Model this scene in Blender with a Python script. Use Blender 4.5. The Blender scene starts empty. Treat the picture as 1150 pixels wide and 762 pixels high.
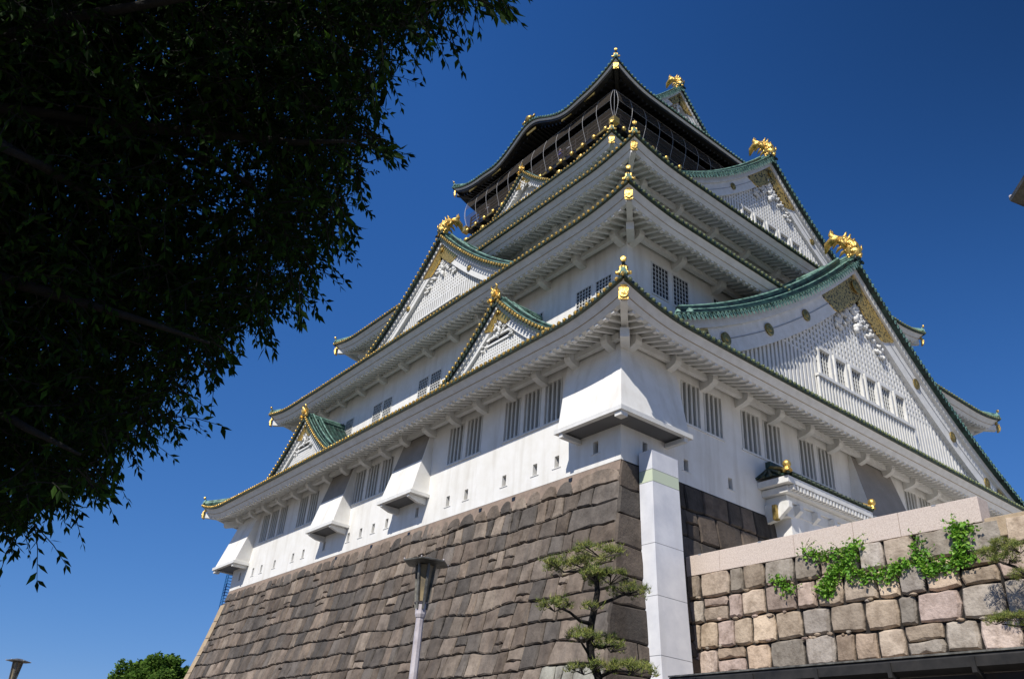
import bpy, bmesh, math, random
from math import sin, cos, pi, sqrt, radians
from mathutils import Vector, Matrix, noise
random.seed(7)
D = bpy.data
SC = bpy.context.scene
COL = SC.collection
ZO = 12.54                       # height of the castle's stone base: all castle numbers are measured from its top

# ------------------------------------------------------------------ camera, sky, sun, exposure
RX = Vector((0.79667, -0.60093, 0.0)); 
yaw, pitch, roll = radians(52.99538828), radians(29.17573163), radians(4.29769893)
FW = Vector((cos(pitch)*cos(yaw), cos(pitch)*sin(yaw), sin(pitch)))
R0 = FW.cross(Vector((0, 0, 1))).normalized(); U0 = R0.cross(FW)
CR = cos(roll)*R0 + sin(roll)*U0; CU = -sin(roll)*R0 + cos(roll)*U0
CAM = Vector((-19.88833303, -19.53260412, -10.93948467+ZO))
cd = D.cameras.new('camera'); cam = D.objects.new('camera', cd); COL.objects.link(cam)
cam.matrix_world = Matrix(((CR.x, CU.x, -FW.x, CAM.x), (CR.y, CU.y, -FW.y, CAM.y), (CR.z, CU.z, -FW.z, CAM.z), (0, 0, 0, 1)))
cd.sensor_width = 36; cd.lens = 36*939.25/1150; cd.clip_start = 0.05; cd.clip_end = 5000
SC.camera = cam
SUN = Vector((-1, -0.40, 1.06)).normalized()
w = D.worlds.new('World'); SC.world = w; w.use_nodes = True
nt = w.node_tree; nt.nodes.clear()
sky = nt.nodes.new('ShaderNodeTexSky'); sky.sky_type = 'NISHITA'; sky.sun_disc = False
sky.sun_elevation = math.asin(SUN.z); sky.sun_rotation = math.atan2(SUN.x, SUN.y)
sky.altitude = 1500; sky.air_density = 1.0; sky.dust_density = 0.1; sky.ozone_density = 5.0
bg = nt.nodes.new('ShaderNodeBackground'); bg.inputs['Strength'].default_value = 0.088
wo = nt.nodes.new('ShaderNodeOutputWorld')
sep = nt.nodes.new('ShaderNodeSeparateColor'); cmb = nt.nodes.new('ShaderNodeCombineColor'); nt.links.new(sky.outputs[0], sep.inputs[0])
for i_, (k_, x_, p_) in enumerate(((.228, .48, 1.1), (1.047, .948, .75), (3.59, 2.02, .55))):   # clear, polarised deep blue air
    m1 = nt.nodes.new('ShaderNodeMath'); m1.operation = 'DIVIDE'; m1.inputs[1].default_value = x_; nt.links.new(sep.outputs[i_], m1.inputs[0])
    m2 = nt.nodes.new('ShaderNodeMath'); m2.operation = 'POWER'; m2.inputs[1].default_value = p_; nt.links.new(m1.outputs[0], m2.inputs[0])
    m3 = nt.nodes.new('ShaderNodeMath'); m3.operation = 'MULTIPLY'; m3.inputs[1].default_value = k_; nt.links.new(m2.outputs[0], m3.inputs[0])
    nt.links.new(m3.outputs[0], cmb.inputs[i_])
# polarised band: the high sky to the right (away from the haze side) goes darker
tcs = nt.nodes.new('ShaderNodeTexCoord'); dt = nt.nodes.new('ShaderNodeVectorMath'); dt.operation = 'DOT_PRODUCT'; dt.inputs[1].default_value = (-.6, .8, 0); nt.links.new(tcs.outputs['Generated'], dt.inputs[0])
mr = nt.nodes.new('ShaderNodeMapRange'); mr.inputs[1].default_value = .30; mr.inputs[2].default_value = -.45; mr.inputs[3].default_value = 0.0; mr.inputs[4].default_value = .70; nt.links.new(dt.outputs['Value'], mr.inputs[0])
sz = nt.nodes.new('ShaderNodeSeparateXYZ'); nt.links.new(tcs.outputs['Generated'], sz.inputs[0])
me_ = nt.nodes.new('ShaderNodeMapRange'); me_.interpolation_type = 'SMOOTHSTEP'; me_.inputs[1].default_value = .30; me_.inputs[2].default_value = .80; nt.links.new(sz.outputs[2], me_.inputs[0])
mm = nt.nodes.new('ShaderNodeMath'); mm.operation = 'MULTIPLY'; nt.links.new(mr.outputs[0], mm.inputs[0]); nt.links.new(me_.outputs[0], mm.inputs[1])
ms_ = nt.nodes.new('ShaderNodeMath'); ms_.operation = 'SUBTRACT'; ms_.inputs[0].default_value = 1.0; nt.links.new(mm.outputs[0], ms_.inputs[1])
vs_ = nt.nodes.new('ShaderNodeVectorMath'); vs_.operation = 'SCALE'; nt.links.new(cmb.outputs[0], vs_.inputs[0]); nt.links.new(ms_.outputs[0], vs_.inputs['Scale'])
nt.links.new(vs_.outputs[0], bg.inputs[0]); nt.links.new(bg.outputs[0], wo.inputs[0])
sd = D.lights.new('sun', 'SUN'); sd.energy = 4.7; sd.angle = radians(0.5); sd.color = (1, 0.95, 0.87)
so = D.objects.new('sun', sd); COL.objects.link(so); so.location = (-60, -20, 90)
so.rotation_euler = SUN.to_track_quat('Z', 'Y').to_euler()
SC.view_settings.view_transform = 'Standard'; SC.view_settings.look = 'None'
SC.view_settings.exposure = 0.1; SC.view_settings.gamma = 1.0; SC.view_settings.use_curve_mapping = False
SC.cycles.max_bounces = 6; SC.cycles.transparent_max_bounces = 12

# ------------------------------------------------------------------ materials
def mat(name, col, rough=0.7, metal=0.0, col2=None, nscale=3.0, bump=0.0, bscale=20.0, attr=None, lo=0.35, hi=0.7, detail=6.0, spec=0.4, streak=None, trans=None, stretch=None):
    m = D.materials.new(name); m.use_nodes = True
    n = m.node_tree; N = n.nodes; L = n.links; b = N['Principled BSDF']
    b.inputs['Roughness'].default_value = rough; b.inputs['Metallic'].default_value = metal
    b.inputs['Specular IOR Level'].default_value = spec
    tc = N.new('ShaderNodeTexCoord'); out = None
    mp = N.new('ShaderNodeMapping'); L.new(tc.outputs['Object'], mp.inputs[0])
    if stretch: mp.inputs['Scale'].default_value = stretch
    rgb = N.new('ShaderNodeRGB'); rgb.outputs[0].default_value = (*col, 1); out = rgb.outputs[0]
    if attr:
        a = N.new('ShaderNodeAttribute'); a.attribute_name = attr; out = a.outputs['Color']
    if col2:
        t = N.new('ShaderNodeTexNoise'); t.inputs['Scale'].default_value = nscale; t.inputs['Detail'].default_value = detail
        t.inputs['Roughness'].default_value = 0.65
        L.new(mp.outputs[0], t.inputs['Vector'])
        r = N.new('ShaderNodeValToRGB'); r.color_ramp.elements[0].position = lo; r.color_ramp.elements[1].position = hi
        L.new(t.outputs['Fac'], r.inputs[0])
        mx = N.new('ShaderNodeMixRGB'); mx.blend_type = 'MULTIPLY' if attr else 'MIX'
        if attr:
            mx.inputs[0].default_value = 1.0
            r.color_ramp.elements[0].color = (*col2, 1); r.color_ramp.elements[1].color = (1, 1, 1, 1)
            L.new(out, mx.inputs[1]); L.new(r.outputs[0], mx.inputs[2])
        else:
            L.new(r.outputs[0], mx.inputs[0]); mx.inputs[2].default_value = (*col2, 1); L.new(out, mx.inputs[1])
        out = mx.outputs[0]
    if streak:   # thin vertical weather streaks
        t = N.new('ShaderNodeTexNoise'); t.inputs['Scale'].default_value = 1.0; t.inputs['Detail'].default_value = 8
        mp2 = N.new('ShaderNodeMapping'); mp2.inputs['Scale'].default_value = (2.2, 2.2, 0.22)
        L.new(tc.outputs['Object'], mp2.inputs[0]); L.new(mp2.outputs[0], t.inputs['Vector'])
        r = N.new('ShaderNodeValToRGB'); r.color_ramp.elements[0].position = 0.5; r.color_ramp.elements[1].position = 0.75
        r.color_ramp.elements[1].color = (streak[3],)*3+(1,)
        L.new(t.outputs['Fac'], r.inputs[0])
        mx = N.new('ShaderNodeMixRGB'); L.new(r.outputs[0], mx.inputs[0]); L.new(out, mx.inputs[1]); mx.inputs[2].default_value = (*streak[:3], 1)
        out = mx.outputs[0]
    L.new(out, b.inputs['Base Color'])
    if bump:
        t = N.new('ShaderNodeTexNoise'); t.inputs['Scale'].default_value = bscale; t.inputs['Detail'].default_value = 8
        L.new(mp.outputs[0], t.inputs['Vector'])
        bp = N.new('ShaderNodeBump'); bp.inputs['Strength'].default_value = bump; bp.inputs['Distance'].default_value = 0.03
        L.new(t.outputs['Fac'], bp.inputs['Height']); L.new(bp.outputs[0], b.inputs['Normal'])
    if trans:
        tr = N.new('ShaderNodeBsdfTransparent'); ms = N.new('ShaderNodeMixShader'); ms.inputs[0].default_value = trans
        L.new(b.outputs[0], ms.inputs[1]); L.new(tr.outputs[0], ms.inputs[2]); L.new(ms.outputs[0], N['Material Output'].inputs[0])
    return m
M = dict(
 white=mat('white_plaster', (0.80, 0.79, 0.76), 0.8, col2=(0.72, 0.70, 0.65), nscale=1.2, bump=0.12, bscale=14, streak=(0.56, 0.53, 0.47, 0.6)),
 trim=mat('white_painted_trim', (0.74, 0.735, 0.71), 0.7, col2=(0.62, 0.61, 0.57), nscale=2.5, bump=0.1, bscale=18),
 tile=mat('green_copper_tile', (0.034, 0.090, 0.070), 0.5, col2=(0.008, 0.016, 0.014), nscale=2.2, lo=0.32, hi=0.60, bump=0.3, bscale=9, spec=0.5),
 tilepale=mat('pale_copper_patina', (0.19, 0.33, 0.265), 0.5, col2=(0.02, 0.055, 0.042), nscale=3.0, lo=0.42, hi=0.66),
 capolive=mat('olive_bronze_tile_face', (0.30, 0.34, 0.17), 0.4, metal=0.45, col2=(0.05, 0.07, 0.04), nscale=8),
 gold=mat('gold_leaf', (0.86, 0.58, 0.17), 0.40, metal=0.85, col2=(0.40, 0.25, 0.06), nscale=9, lo=0.45, hi=0.7, bump=0.9, bscale=16),
 golddark=mat('aged_gold_fretwork', (0.66, 0.46, 0.15), 0.45, metal=0.6, col2=(0.06, 0.05, 0.03), nscale=7, lo=0.52, hi=0.58, detail=2, bump=0.6, bscale=16),
 brass=mat('tarnished_gold', (0.55, 0.40, 0.13), 0.45, metal=0.8, col2=(0.15, 0.10, 0.03), nscale=6),
 black=mat('black_lacquer', (0.012, 0.011, 0.010), 0.45, bump=0.1),
 brown=mat('dark_brown_boards', (0.035, 0.026, 0.02), 0.6, col2=(0.015, 0.012, 0.01), nscale=3),
 dark=mat('dark_window_void', (0.02, 0.022, 0.026), 0.3),
 bar=mat('grey_window_bar', (0.56, 0.56, 0.53), 0.6),
 capdark=mat('dark_bronze_tile_edge', (0.05, 0.075, 0.05), 0.5, col2=(0.015, 0.02, 0.015), nscale=7),
 stone=mat('brown_granite_block', (0.2, 0.17, 0.14), 0.85, attr='tint', streak=(0.07, 0.062, 0.055, 0.65), col2=(0.42, 0.40, 0.38), nscale=1.7, lo=0.30, hi=0.60, bump=1.0, bscale=10),
 stonegap=mat('dark_stone_joint', (0.018, 0.015, 0.013), 0.95),
 mortar=mat('pink_tan_mortar', (0.30, 0.225, 0.175), 0.9, col2=(0.20, 0.155, 0.125), nscale=2.5, bump=0.5, bscale=9),
 pink=mat('pink_granite_block', (0.4, 0.33, 0.27), 0.85, attr='tint', col2=(0.50, 0.47, 0.44), nscale=3.2, lo=0.28, hi=0.58, bump=1.0, bscale=11),
 coping=mat('pale_pink_granite', (0.64, 0.545, 0.475), 0.8, col2=(0.50, 0.41, 0.35), nscale=26, detail=3, lo=0.4, hi=0.68, bump=0.4, bscale=45),
 tancope=mat('tan_sandstone_coping', (0.46, 0.36, 0.24), 0.85, col2=(0.34, 0.25, 0.16), nscale=4, bump=0.4, bscale=30),
 panel=mat('white_grey_panel', streak=(0.58, 0.57, 0.56, 0.5), col=(0.74, 0.74, 0.76), rough=0.55, col2=(0.55, 0.56, 0.60), nscale=0.8),
 greenband=mat('pale_green_glass_panel', (0.56, 0.62, 0.46), 0.35),
 seam=mat('panel_seam', (0.25, 0.27, 0.30), 0.7),
 metal=mat('dark_gutter_metal', (0.055, 0.052, 0.05), 0.45, metal=0.3, col2=(0.03, 0.03, 0.03), nscale=6),
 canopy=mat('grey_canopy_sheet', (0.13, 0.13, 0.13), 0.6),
 post=mat('pale_lilac_pole_paint', (0.58, 0.54, 0.57), 0.5, col2=(0.42, 0.38, 0.40), nscale=10),
 lampmetal=mat('dark_bronze_lamp', (0.24, 0.235, 0.21), 0.5, metal=0.3, col2=(0.05, 0.045, 0.04), nscale=8),
 lampglass=mat('amber_lamp_glass', (0.34, 0.27, 0.16), 0.3, col2=(0.14, 0.12, 0.09), nscale=4),
 ladder=mat('blue_painted_steel', (0.03, 0.14, 0.36), 0.5),
 terrace=mat('pale_paving', (0.62, 0.58, 0.52), 0.9, col2=(0.54, 0.50, 0.45), nscale=2.0, bump=0.3, bscale=20),
 ground=mat('gravel_ground', (0.20, 0.18, 0.15), 0.95, col2=(0.13, 0.12, 0.10), nscale=0.6, bump=0.5, bscale=30),
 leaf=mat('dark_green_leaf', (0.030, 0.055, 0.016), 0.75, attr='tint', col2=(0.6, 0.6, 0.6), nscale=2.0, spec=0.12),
 needle=mat('pine_needles', (0.10, 0.13, 0.03), 0.6, attr='tint', col2=(0.6, 0.6, 0.6), nscale=4.0),
 ivy=mat('ivy_leaf', (0.12, 0.26, 0.03), 0.5, attr='tint', col2=(0.6, 0.6, 0.5), nscale=3.0),
 bark=mat('dark_bark', (0.014, 0.012, 0.009), 0.9, col2=(0.007, 0.006, 0.005), nscale=9, bump=0.8, bscale=25),
 wire=mat('pale_steel_wire', (0.42, 0.42, 0.43), 0.5),
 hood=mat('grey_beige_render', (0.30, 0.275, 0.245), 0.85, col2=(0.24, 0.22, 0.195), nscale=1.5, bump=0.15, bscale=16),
 net=mat('fine_safety_net', (0.085, 0.07, 0.055), 0.9, trans=0.62),
 skin=mat('skin', (0.45, 0.28, 0.20), 0.6), hair=mat('black_hair', (0.01, 0.009, 0.008), 0.5),
 shirt1=mat('blue_violet_shirt', (0.14, 0.13, 0.50), 0.8), shirt2=mat('pale_grey_shirt', (0.42, 0.42, 0.45), 0.8),
)
def leafify(m, amt=0.3):
    n = m.node_tree; b = n.nodes['Principled BSDF']; o = n.nodes['Material Output']
    t = n.nodes.new('ShaderNodeBsdfTranslucent'); ms = n.nodes.new('ShaderNodeMixShader'); ms.inputs[0].default_value = amt
    n.links.new(b.inputs['Base Color'].links[0].from_socket, t.inputs[0])
    n.links.new(b.outputs[0], ms.inputs[1]); n.links.new(t.outputs[0], ms.inputs[2]); n.links.new(ms.outputs[0], o.inputs[0])
leafify(M['ivy'], 0.3); leafify(M['leaf'], 0.35)

# ------------------------------------------------------------------ object helpers
ORG = {}
def tag(o, label=None, cat=None, group=None, kind=None):
    if label: o['label'] = label
    if cat: o['category'] = cat
    if group: o['group'] = group
    if kind: o['kind'] = kind
    return o
def thing(name, label, cat, base, group=None):
    o = D.objects.new(name, None); COL.objects.link(o)
    b = Vector((base[0], base[1], base[2]+ZO)); o.location = b; ORG[o.name] = b; o.empty_display_size = 0.3
    return tag(o, label, cat, group)
class MB:
    """collects shapes in castle coordinates and links them as one mesh"""
    def __init__(s): s.v = []; s.f = []; s.c = []; s.cur = None; s.sm = False
    def add(s, vs, fs):
        o = len(s.v); s.v += [tuple(p) for p in vs]; s.f += [tuple(i+o for i in f) for f in fs]; s.c += [s.cur]*len(fs); return s
    def hexa(s, p):   # p: 8 corners, bottom 4 then top 4
        return s.add(p, [(0, 3, 2, 1), (4, 5, 6, 7), (0, 1, 5, 4), (1, 2, 6, 5), (2, 3, 7, 6), (3, 0, 4, 7)])
    def box(s, x0, x1, y0, y1, z0, z1):
        return s.hexa([(x0, y0, z0), (x1, y0, z0), (x1, y1, z0), (x0, y1, z0), (x0, y0, z1), (x1, y0, z1), (x1, y1, z1), (x0, y1, z1)])
    def fbox(s, F, u0, u1, w0, w1, z0, z1):
        return s.hexa([F(*q) for q in ((u0, w0, z0), (u1, w0, z0), (u1, w1, z0), (u0, w1, z0), (u0, w0, z1), (u1, w0, z1), (u1, w1, z1), (u0, w1, z1))])
    def bar(s, a, b, wd, ht, up=(0, 0, 1)):
        a = Vector(a); b = Vector(b); d = (b-a).normalized(); up = Vector(up); sd_ = d.cross(up)
        if sd_.length < 1e-4: sd_ = d.cross(Vector((1, 0, 0)))
        sd_.normalize(); u2 = sd_.cross(d).normalized(); sd_ *= wd/2; u2 *= ht/2
        return s.hexa([a-sd_-u2, a+sd_-u2, b+sd_-u2, b-sd_-u2, a-sd_+u2, a+sd_+u2, b+sd_+u2, b-sd_+u2])
    def tube(s, pts, rad, n=8, cap=True, sq=(1, 1)):
        pts = [Vector(p) for p in pts]; k = len(pts)
        if not hasattr(rad, '__len__'): rad = [rad]*k
        vs = []; prev = None
        for i, p in enumerate(pts):
            d = (pts[min(i+1, k-1)]-pts[max(i-1, 0)]).normalized()
            if prev is None:
                e = d.cross(Vector((0, 0, 1)))
                if e.length < 1e-3: e = d.cross(Vector((1, 0, 0)))
            else: e = prev-d*prev.dot(d)
            e.normalize(); prev = e; g = d.cross(e)
            for j in range(n):
                a = 2*pi*j/n; vs.append(p+(e*cos(a)*sq[0]+g*sin(a)*sq[1])*rad[i])
        fs = [(i*n+j, i*n+(j+1) % n, (i+1)*n+(j+1) % n, (i+1)*n+j) for i in range(k-1) for j in range(n)]
        if cap: fs += [tuple(range(n-1, -1, -1)), tuple((k-1)*n+j for j in range(n))]
        return s.add(vs, fs)
    def lathe(s, c, axis, prof, n=12):
        c = Vector(c); axis = Vector(axis).normalized()
        return s.tube([c+axis*h for h, r in prof], [max(r, 0.002) for h, r in prof], n)
    def grid(s, rows):
        m = len(rows[0]); vs = [p for r in rows for p in r]
        return s.add(vs, [(i*m+j, i*m+j+1, (i+1)*m+j+1, (i+1)*m+j) for i in range(len(rows)-1) for j in range(m-1)])
    def prism(s, poly, vec):   # polygon (list of points) pushed along vec
        k = len(poly); vec = Vector(vec); a = [Vector(p) for p in poly]
        return s.add(a+[p+vec for p in a], [tuple(range(k-1, -1, -1)), tuple(range(k, 2*k))]+[(i, (i+1) % k, k+(i+1) % k, k+i) for i in range(k)])
    def blob(s, c, r, seed=0, n=8, m=5, amp=0.2):
        c = Vector(c); r = Vector(r) if hasattr(r, '__len__') else Vector((r, r, r)); rows = []
        for i in range(m+1):
            th = pi*i/m; row = []
            for j in range(n+1):
                ph = 2*pi*(j % n)/n; d = Vector((sin(th)*cos(ph), sin(th)*sin(ph), cos(th)))
                k = 1+amp*noise.noise(d*2.1+Vector((seed*3.7, seed, 0))); row.append(c+Vector((d.x*r.x, d.y*r.y, d.z*r.z))*k)
            rows.append(row)
        return s.grid(rows)
    def build(s, name, m, parent=None, smooth=False, label=None, recalc=True, merge=False):
        org = ORG.get(parent.name, Vector((0, 0, 0))) if parent else Vector((0, 0, 0))
        me = D.meshes.new(name)
        me.from_pydata([(x-org.x, y-org.y, z+ZO-org.z) for x, y, z in s.v], [], s.f)
        if any(c is not None for c in s.c):
            at = me.color_attributes.new('tint', 'FLOAT_COLOR', 'CORNER'); arr = []
            for c, f in zip(s.c, s.f): arr += list((*(c or (0.5, 0.5, 0.5)), 1))*len(f)
            at.data.foreach_set('color', arr)
        if recalc or merge:
            bm = bmesh.new(); bm.from_mesh(me)
            if merge: bmesh.ops.remove_doubles(bm, verts=bm.verts, dist=0.0008)
            bmesh.ops.recalc_face_normals(bm, faces=bm.faces); bm.to_mesh(me); bm.free()
        if smooth: me.polygons.foreach_set('use_smooth', [True]*len(me.polygons))
        me.materials.append(m if not isinstance(m, str) else M[m])
        o = D.objects.new(name, me); COL.objects.link(o)
        if parent: o.parent = parent; ORG[o.name] = org
        else: ORG[o.name] = Vector((0, 0, 0))
        if label: o['label'] = label
        return o
def ray(px, py):   # viewing ray of a photograph pixel, used only to look up real positions
    return (FW*939.25+CR*(px-575)-CU*(py-381)).normalized()
def at(px, py, dist): 
    p = CAM+ray(px, py)*dist; return Vector((p.x, p.y, p.z-ZO))
def on_x(px, py, x):
    d = ray(px, py); k = (x-CAM.x)/d.x; return at(px, py, k)
def pix(p):
    d = Vector((p[0], p[1], p[2]+ZO))-CAM; z = d.dot(FW); return 575+939.25*d.dot(CR)/z, 381-939.25*d.dot(CU)/z, z

# ------------------------------------------------------------------ ground
CX, CY = 16.94, 17.5
g = MB(); g.add([(-1500, -1500, -ZO), (1500, -1500, -ZO), (1500, 1500, -ZO), (-1500, 1500, -ZO)], [(0, 1, 2, 3)])
tag(g.build('ground', 'ground'), kind='structure', label='pale gravel ground around the castle')
g = MB(); g.add([(-9, -60, -ZO+.004), (-5, -60, -ZO+.004), (-5, 60, -ZO+.004), (-9, 60, -ZO+.004)], [(0, 1, 2, 3)])
tag(g.build('path', 'canopy'), kind='structure')

# ------------------------------------------------------------------ stone work
def sxl(h): return 0.165*h+0.010*h*h      # outward batter of the left (-X) face at depth h
def syr(h): return 0.095*h+0.006*h*h      # of the right (-Y) face
def stone(mb, S, pts, gap, relief, col, rnd):
    rd = .13 if relief > .05 else .045
    """one block from a ring of (u,h) points: rim sunk, face proud and a little tilted"""
    cu = sum(p[0] for p in pts)/len(pts); ch = sum(p[1] for p in pts)/len(pts)
    tu, th = rnd.uniform(-.02, .02), rnd.uniform(-.02, .02); off = rnd.uniform(-.02, .02)
    ext = max(abs(p[0]-cu) for p in pts); exh = max(abs(p[1]-ch) for p in pts)
    def ring(shrink, out):
        r = []
        for u, h in pts:
            du, dh = u-cu, h-ch; L = sqrt(du*du+dh*dh)+1e-6; q_ = min(abs(du)/ext, abs(dh)/exh); k = max(0, 1-shrink/L)*(1-rd*q_**4)
            r.append(S(cu+du*k, ch+dh*k, out if out < 0 else out+off+tu*du/ext+th*dh/exh))
        return r
    n = len(pts); R = [ring(gap, -0.14), ring(gap*1.15, -0.02+min(off, 0)), ring(gap+.05+relief*.35, relief), ]
    vs = R[0]+R[1]+R[2]; c = S(cu, ch, relief+off+rnd.uniform(.0, .03)); vs.append(c); fs = []
    for a in (0, 1):
        for i in range(n):
            j = (i+1) % n; fs.append((a*n+i, a*n+j, (a+1)*n+j, (a+1)*n+i))
    for i in range(n): fs.append((2*n+i, 2*n+(i+1) % n, 3*n))
    mb.cur = col; mb.add(vs, fs); mb.cur = None
def wallof(mb, S, ulim, h0, h1, ch, sw, gap, relief, pal, seed, rough=1.0, jit=0.12, split=0.35, corner=None, special=None, top=None, tilt=0.1, wav=0.12):
    rnd = random.Random(seed)
    nb = max(1, round((h1-h0)/ch)); lines = []
    for k in range(nb+1):
        def line(u, k=k):
            b = h0+(h1-h0)*k/nb
            if k == 0: return b+(top(u)+.14 if top else 0)
            return b+1.1*wav*(random.Random(int((u+k*.53+9)/1.25)*31+k*7+seed).random()-.5)+wav*noise.noise((u*.45, k*7.3+seed, .5))*2+wav*.5*noise.noise((u*1.6, k*3.1+seed, 2.5))
        lines.append(line)
    for k in range(nb):
        a, b = lines[k], lines[k+1]; hm = (h0+(h1-h0)*(k+.5)/nb)
        u0, u1 = ulim(hm); u = u0; first = True
        while u < u1-.01:
            wd = sw*rnd.uniform(.62, 1.5)
            if corner and first: wd = corner[k % 2]
            if u+wd > u1-sw*.45: wd = u1-u
            un = u+wd; sl = rnd.uniform(-tilt, tilt) if un < u1-.01 else 0
            def quad(ua0, ua1, ub0, ub1, fa, fb):
                P = []
                for i in range(4 if not (top and k == 0) else 8): t = i/(4 if not (top and k == 0) else 8); uu = ua0+(ua1-ua0)*t; P.append((uu, fa(uu)+rnd.uniform(-.02, .02)*(i > 0)-(top(u)*(1-(2*t-1)**2)**.6 if top and k == 0 else 0)))
                P.append((ua1, fa(ua1))); P.append(((ua1+ub1)/2+rnd.uniform(-.03, .03), (fa(ua1)+fb(ub1))/2))
                for i in range(4): t = i/4; uu = ub1+(ub0-ub1)*t; P.append((uu, fb(uu)+rnd.uniform(-.02, .02)*(i > 0)))
                P.append((ub0, fb(ub0))); P.append(((ua0+ub0)/2+rnd.uniform(-.03, .03), (fa(ua0)+fb(ub0))/2)); return P
            ub0 = u+(0 if first else psl); ub1 = un+sl
            if first: ua0 = ulim(a(u))[0]; ub0 = ulim(b(u))[0]
            else: ua0 = u
            ua1 = un
            if abs(un-u1) < .01: ua1 = ulim(a(un))[1]; ub1 = ulim(b(un))[1]
            def col():
                c = Vector(rnd.choice(pal)); c = c.lerp(Vector((.333, .333, .333))*sum(c), .12)*rnd.uniform(.58, 1.26)
                if special:
                    c2 = special((u+un)/2, hm, rnd)
                    if c2: c = Vector(c2)
                return tuple(c)
            if not (corner and first) and rnd.random() < split and wd > .45:
                f = rnd.uniform(.35, .65); e = rnd.uniform(-.06, .06)
                mid = lambda uu, f=f, e=e, u=u: a(uu)+(b(uu)-a(uu))*f+e*(uu-u)
                stone(mb, S, quad(ua0, ua1, ua0+(ub0-ua0)*f, ua1+(ub1-ua1)*f, a, mid), gap, relief, col(), rnd)
                stone(mb, S, quad(ua0+(ub0-ua0)*f, ua1+(ub1-ua1)*f, ub0, ub1, mid, b), gap, relief, col(), rnd)
            else:
                stone(mb, S, quad(ua0, ua1, ub0, ub1, a, b), gap, relief, col(), rnd)
            psl = sl; u = un; first = False

base = thing('stone_base', 'massive sloping dark brown granite base under the white castle walls', 'stone wall', (CX, CY, -ZO))
SL = lambda u, h, o: (-sxl(h)-o, u, -h)
SR = lambda u, h, o: (u, -syr(h)-o, -h)
W2, H2 = 2*CX, 2*CY
pal = [(0.205, 0.160, 0.122), (0.18, 0.143, 0.112), (0.235, 0.18, 0.135), (0.155, 0.13, 0.108), (0.215, 0.162, 0.118), (0.13, 0.11, 0.092), (0.26, 0.205, 0.155), (0.185, 0.14, 0.105)]
pd_ = at(625, 750, 1)   # pale blocks low on the wall near the corner
def spec(u, h, r):
    if h > 6.7+.55*max(0, u-.4) and h < 8.6 and u < 2.6: return (0.33, 0.32, 0.27)
    return None
s = MB()
wallof(s, SL, lambda h: (-syr(h), H2+syr(h)), 0.0, 12.5, 0.80, 0.66, 0.024, 0.025, pal, 3, corner=(2.4, 1.3), split=0.10, special=spec, tilt=.11, wav=.06,
       top=lambda u: (0.36 if u < 12 else .16))
s.build('block_facing', 'stone', base, label='sunlit left face of irregular brown blocks')
s = MB()
palshade = [tuple(x*.62 for x in c) for c in pal]  # left face palette darkened: the right face's shade is painted into its blocks
wallof(s, SR, lambda h: (-sxl(h), W2+sxl(h)), 0.0, 12.5, 1.0, 1.05, 0.016, 0.03, palshade, 5, corner=(1.5, 2.4), split=0.12, tilt=.05, wav=.05)
s.build('block_facing', 'stone', base, label='right face of weathered brown blocks with shade darkened into their colour')
s = MB()   # backing body behind the blocks
hs = [12.5*i/12 for i in range(13)]
def ringb(h, o): return [(-sxl(h)+o, -syr(h)+o, -h), (W2+sxl(h)-o, -syr(h)+o, -h), (W2+sxl(h)-o, H2+syr(h)-o, -h), (-sxl(h)+o, H2+syr(h)-o, -h)]
rows = [ringb(h, .07)+[ringb(h, .07)[0]] for h in hs]
s.grid(rows); s.add(ringb(0, .07), [(0, 1, 2, 3)]); s.build('joint_backing', 'stonegap', base)
s = MB()
rows = [[(-sxl(h)+o, u, -h) for u in [-.02+(H2+.04)*i/90 for i in range(91)]] for h, o in ((0.012, .3), (.012, .0), (.30, .0), (.58, .0), (.60, .06))]
s.grid(rows); s.build('mortar_strip', 'mortar', base, label='pinkish tan mortar strip along the top of the base')
s = MB(); rows = [[(u, -syr(h)+.03+o, -h) for u in (-.02, W2*.5, W2)] for h, o in ((0.012, .3), (.012, 0), (.2, 0), (.22, .06))]
s.grid(rows); s.build('mortar_strip', M['stonegap'], base)
# small drain holes just under the plaster
for u in (2.55, 8.1, 5.9, 13.6, 17.0, 20.6):
    s = MB(); s.fbox(lambda a, b, c: (b, a, c), u-.09, u+.09, -.06, .0, -.28, -.12); s.build('drain_hole', 'dark', base)
# far left corner quoins with pale weathered edge
s = MB()
for k in range(12):
    h0_, h1_ = k*1.04+.9, k*1.04+1.9
    def q(h, o): return (-sxl(h)-.05-o, H2+syr(h)+.05+o, -h)
    a, b = q(h0_, 0), q(h1_, 0)
    s.hexa([(b[0], b[1]-.5, b[2]), (b[0]+.6, b[1], b[2]), (b[0]+.3, b[1]+.12, b[2]), (b[0]-.05, b[1]+.10, b[2]),
            (a[0], a[1]-.5, a[2]), (a[0]+.6, a[1], a[2]), (a[0]+.3, a[1]+.12, a[2]), (a[0]-.05, a[1]+.10, a[2])])
s.build('corner_quoin', 'tancope', base, label='pale tan stones on the far left edge of the base')

# ------------------------------------------------------------------ castle tower
T = thing('castle_tower', 'huge white plastered castle keep with green copper roofs and gold ornaments', 'castle', (CX, CY, 0))
def FL(x0): return lambda u, w, z: (x0+w, u, z)      # left-facing frames: u along +Y, w inward (+X)
def FR(y0): return lambda u, w, z: (u, y0+w, z)
WALL = {1: (0, 0), 2: (2.35, 1.95), 3: (5.2, 4.3), 4: (9.3, 9.9)}
def wallbox(i, z0, z1, m='white'):
    a, b = WALL[i]; s = MB(); s.box(a, W2-a, b, H2-b, z0, z1); return s.build('wall', m, T)
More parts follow.
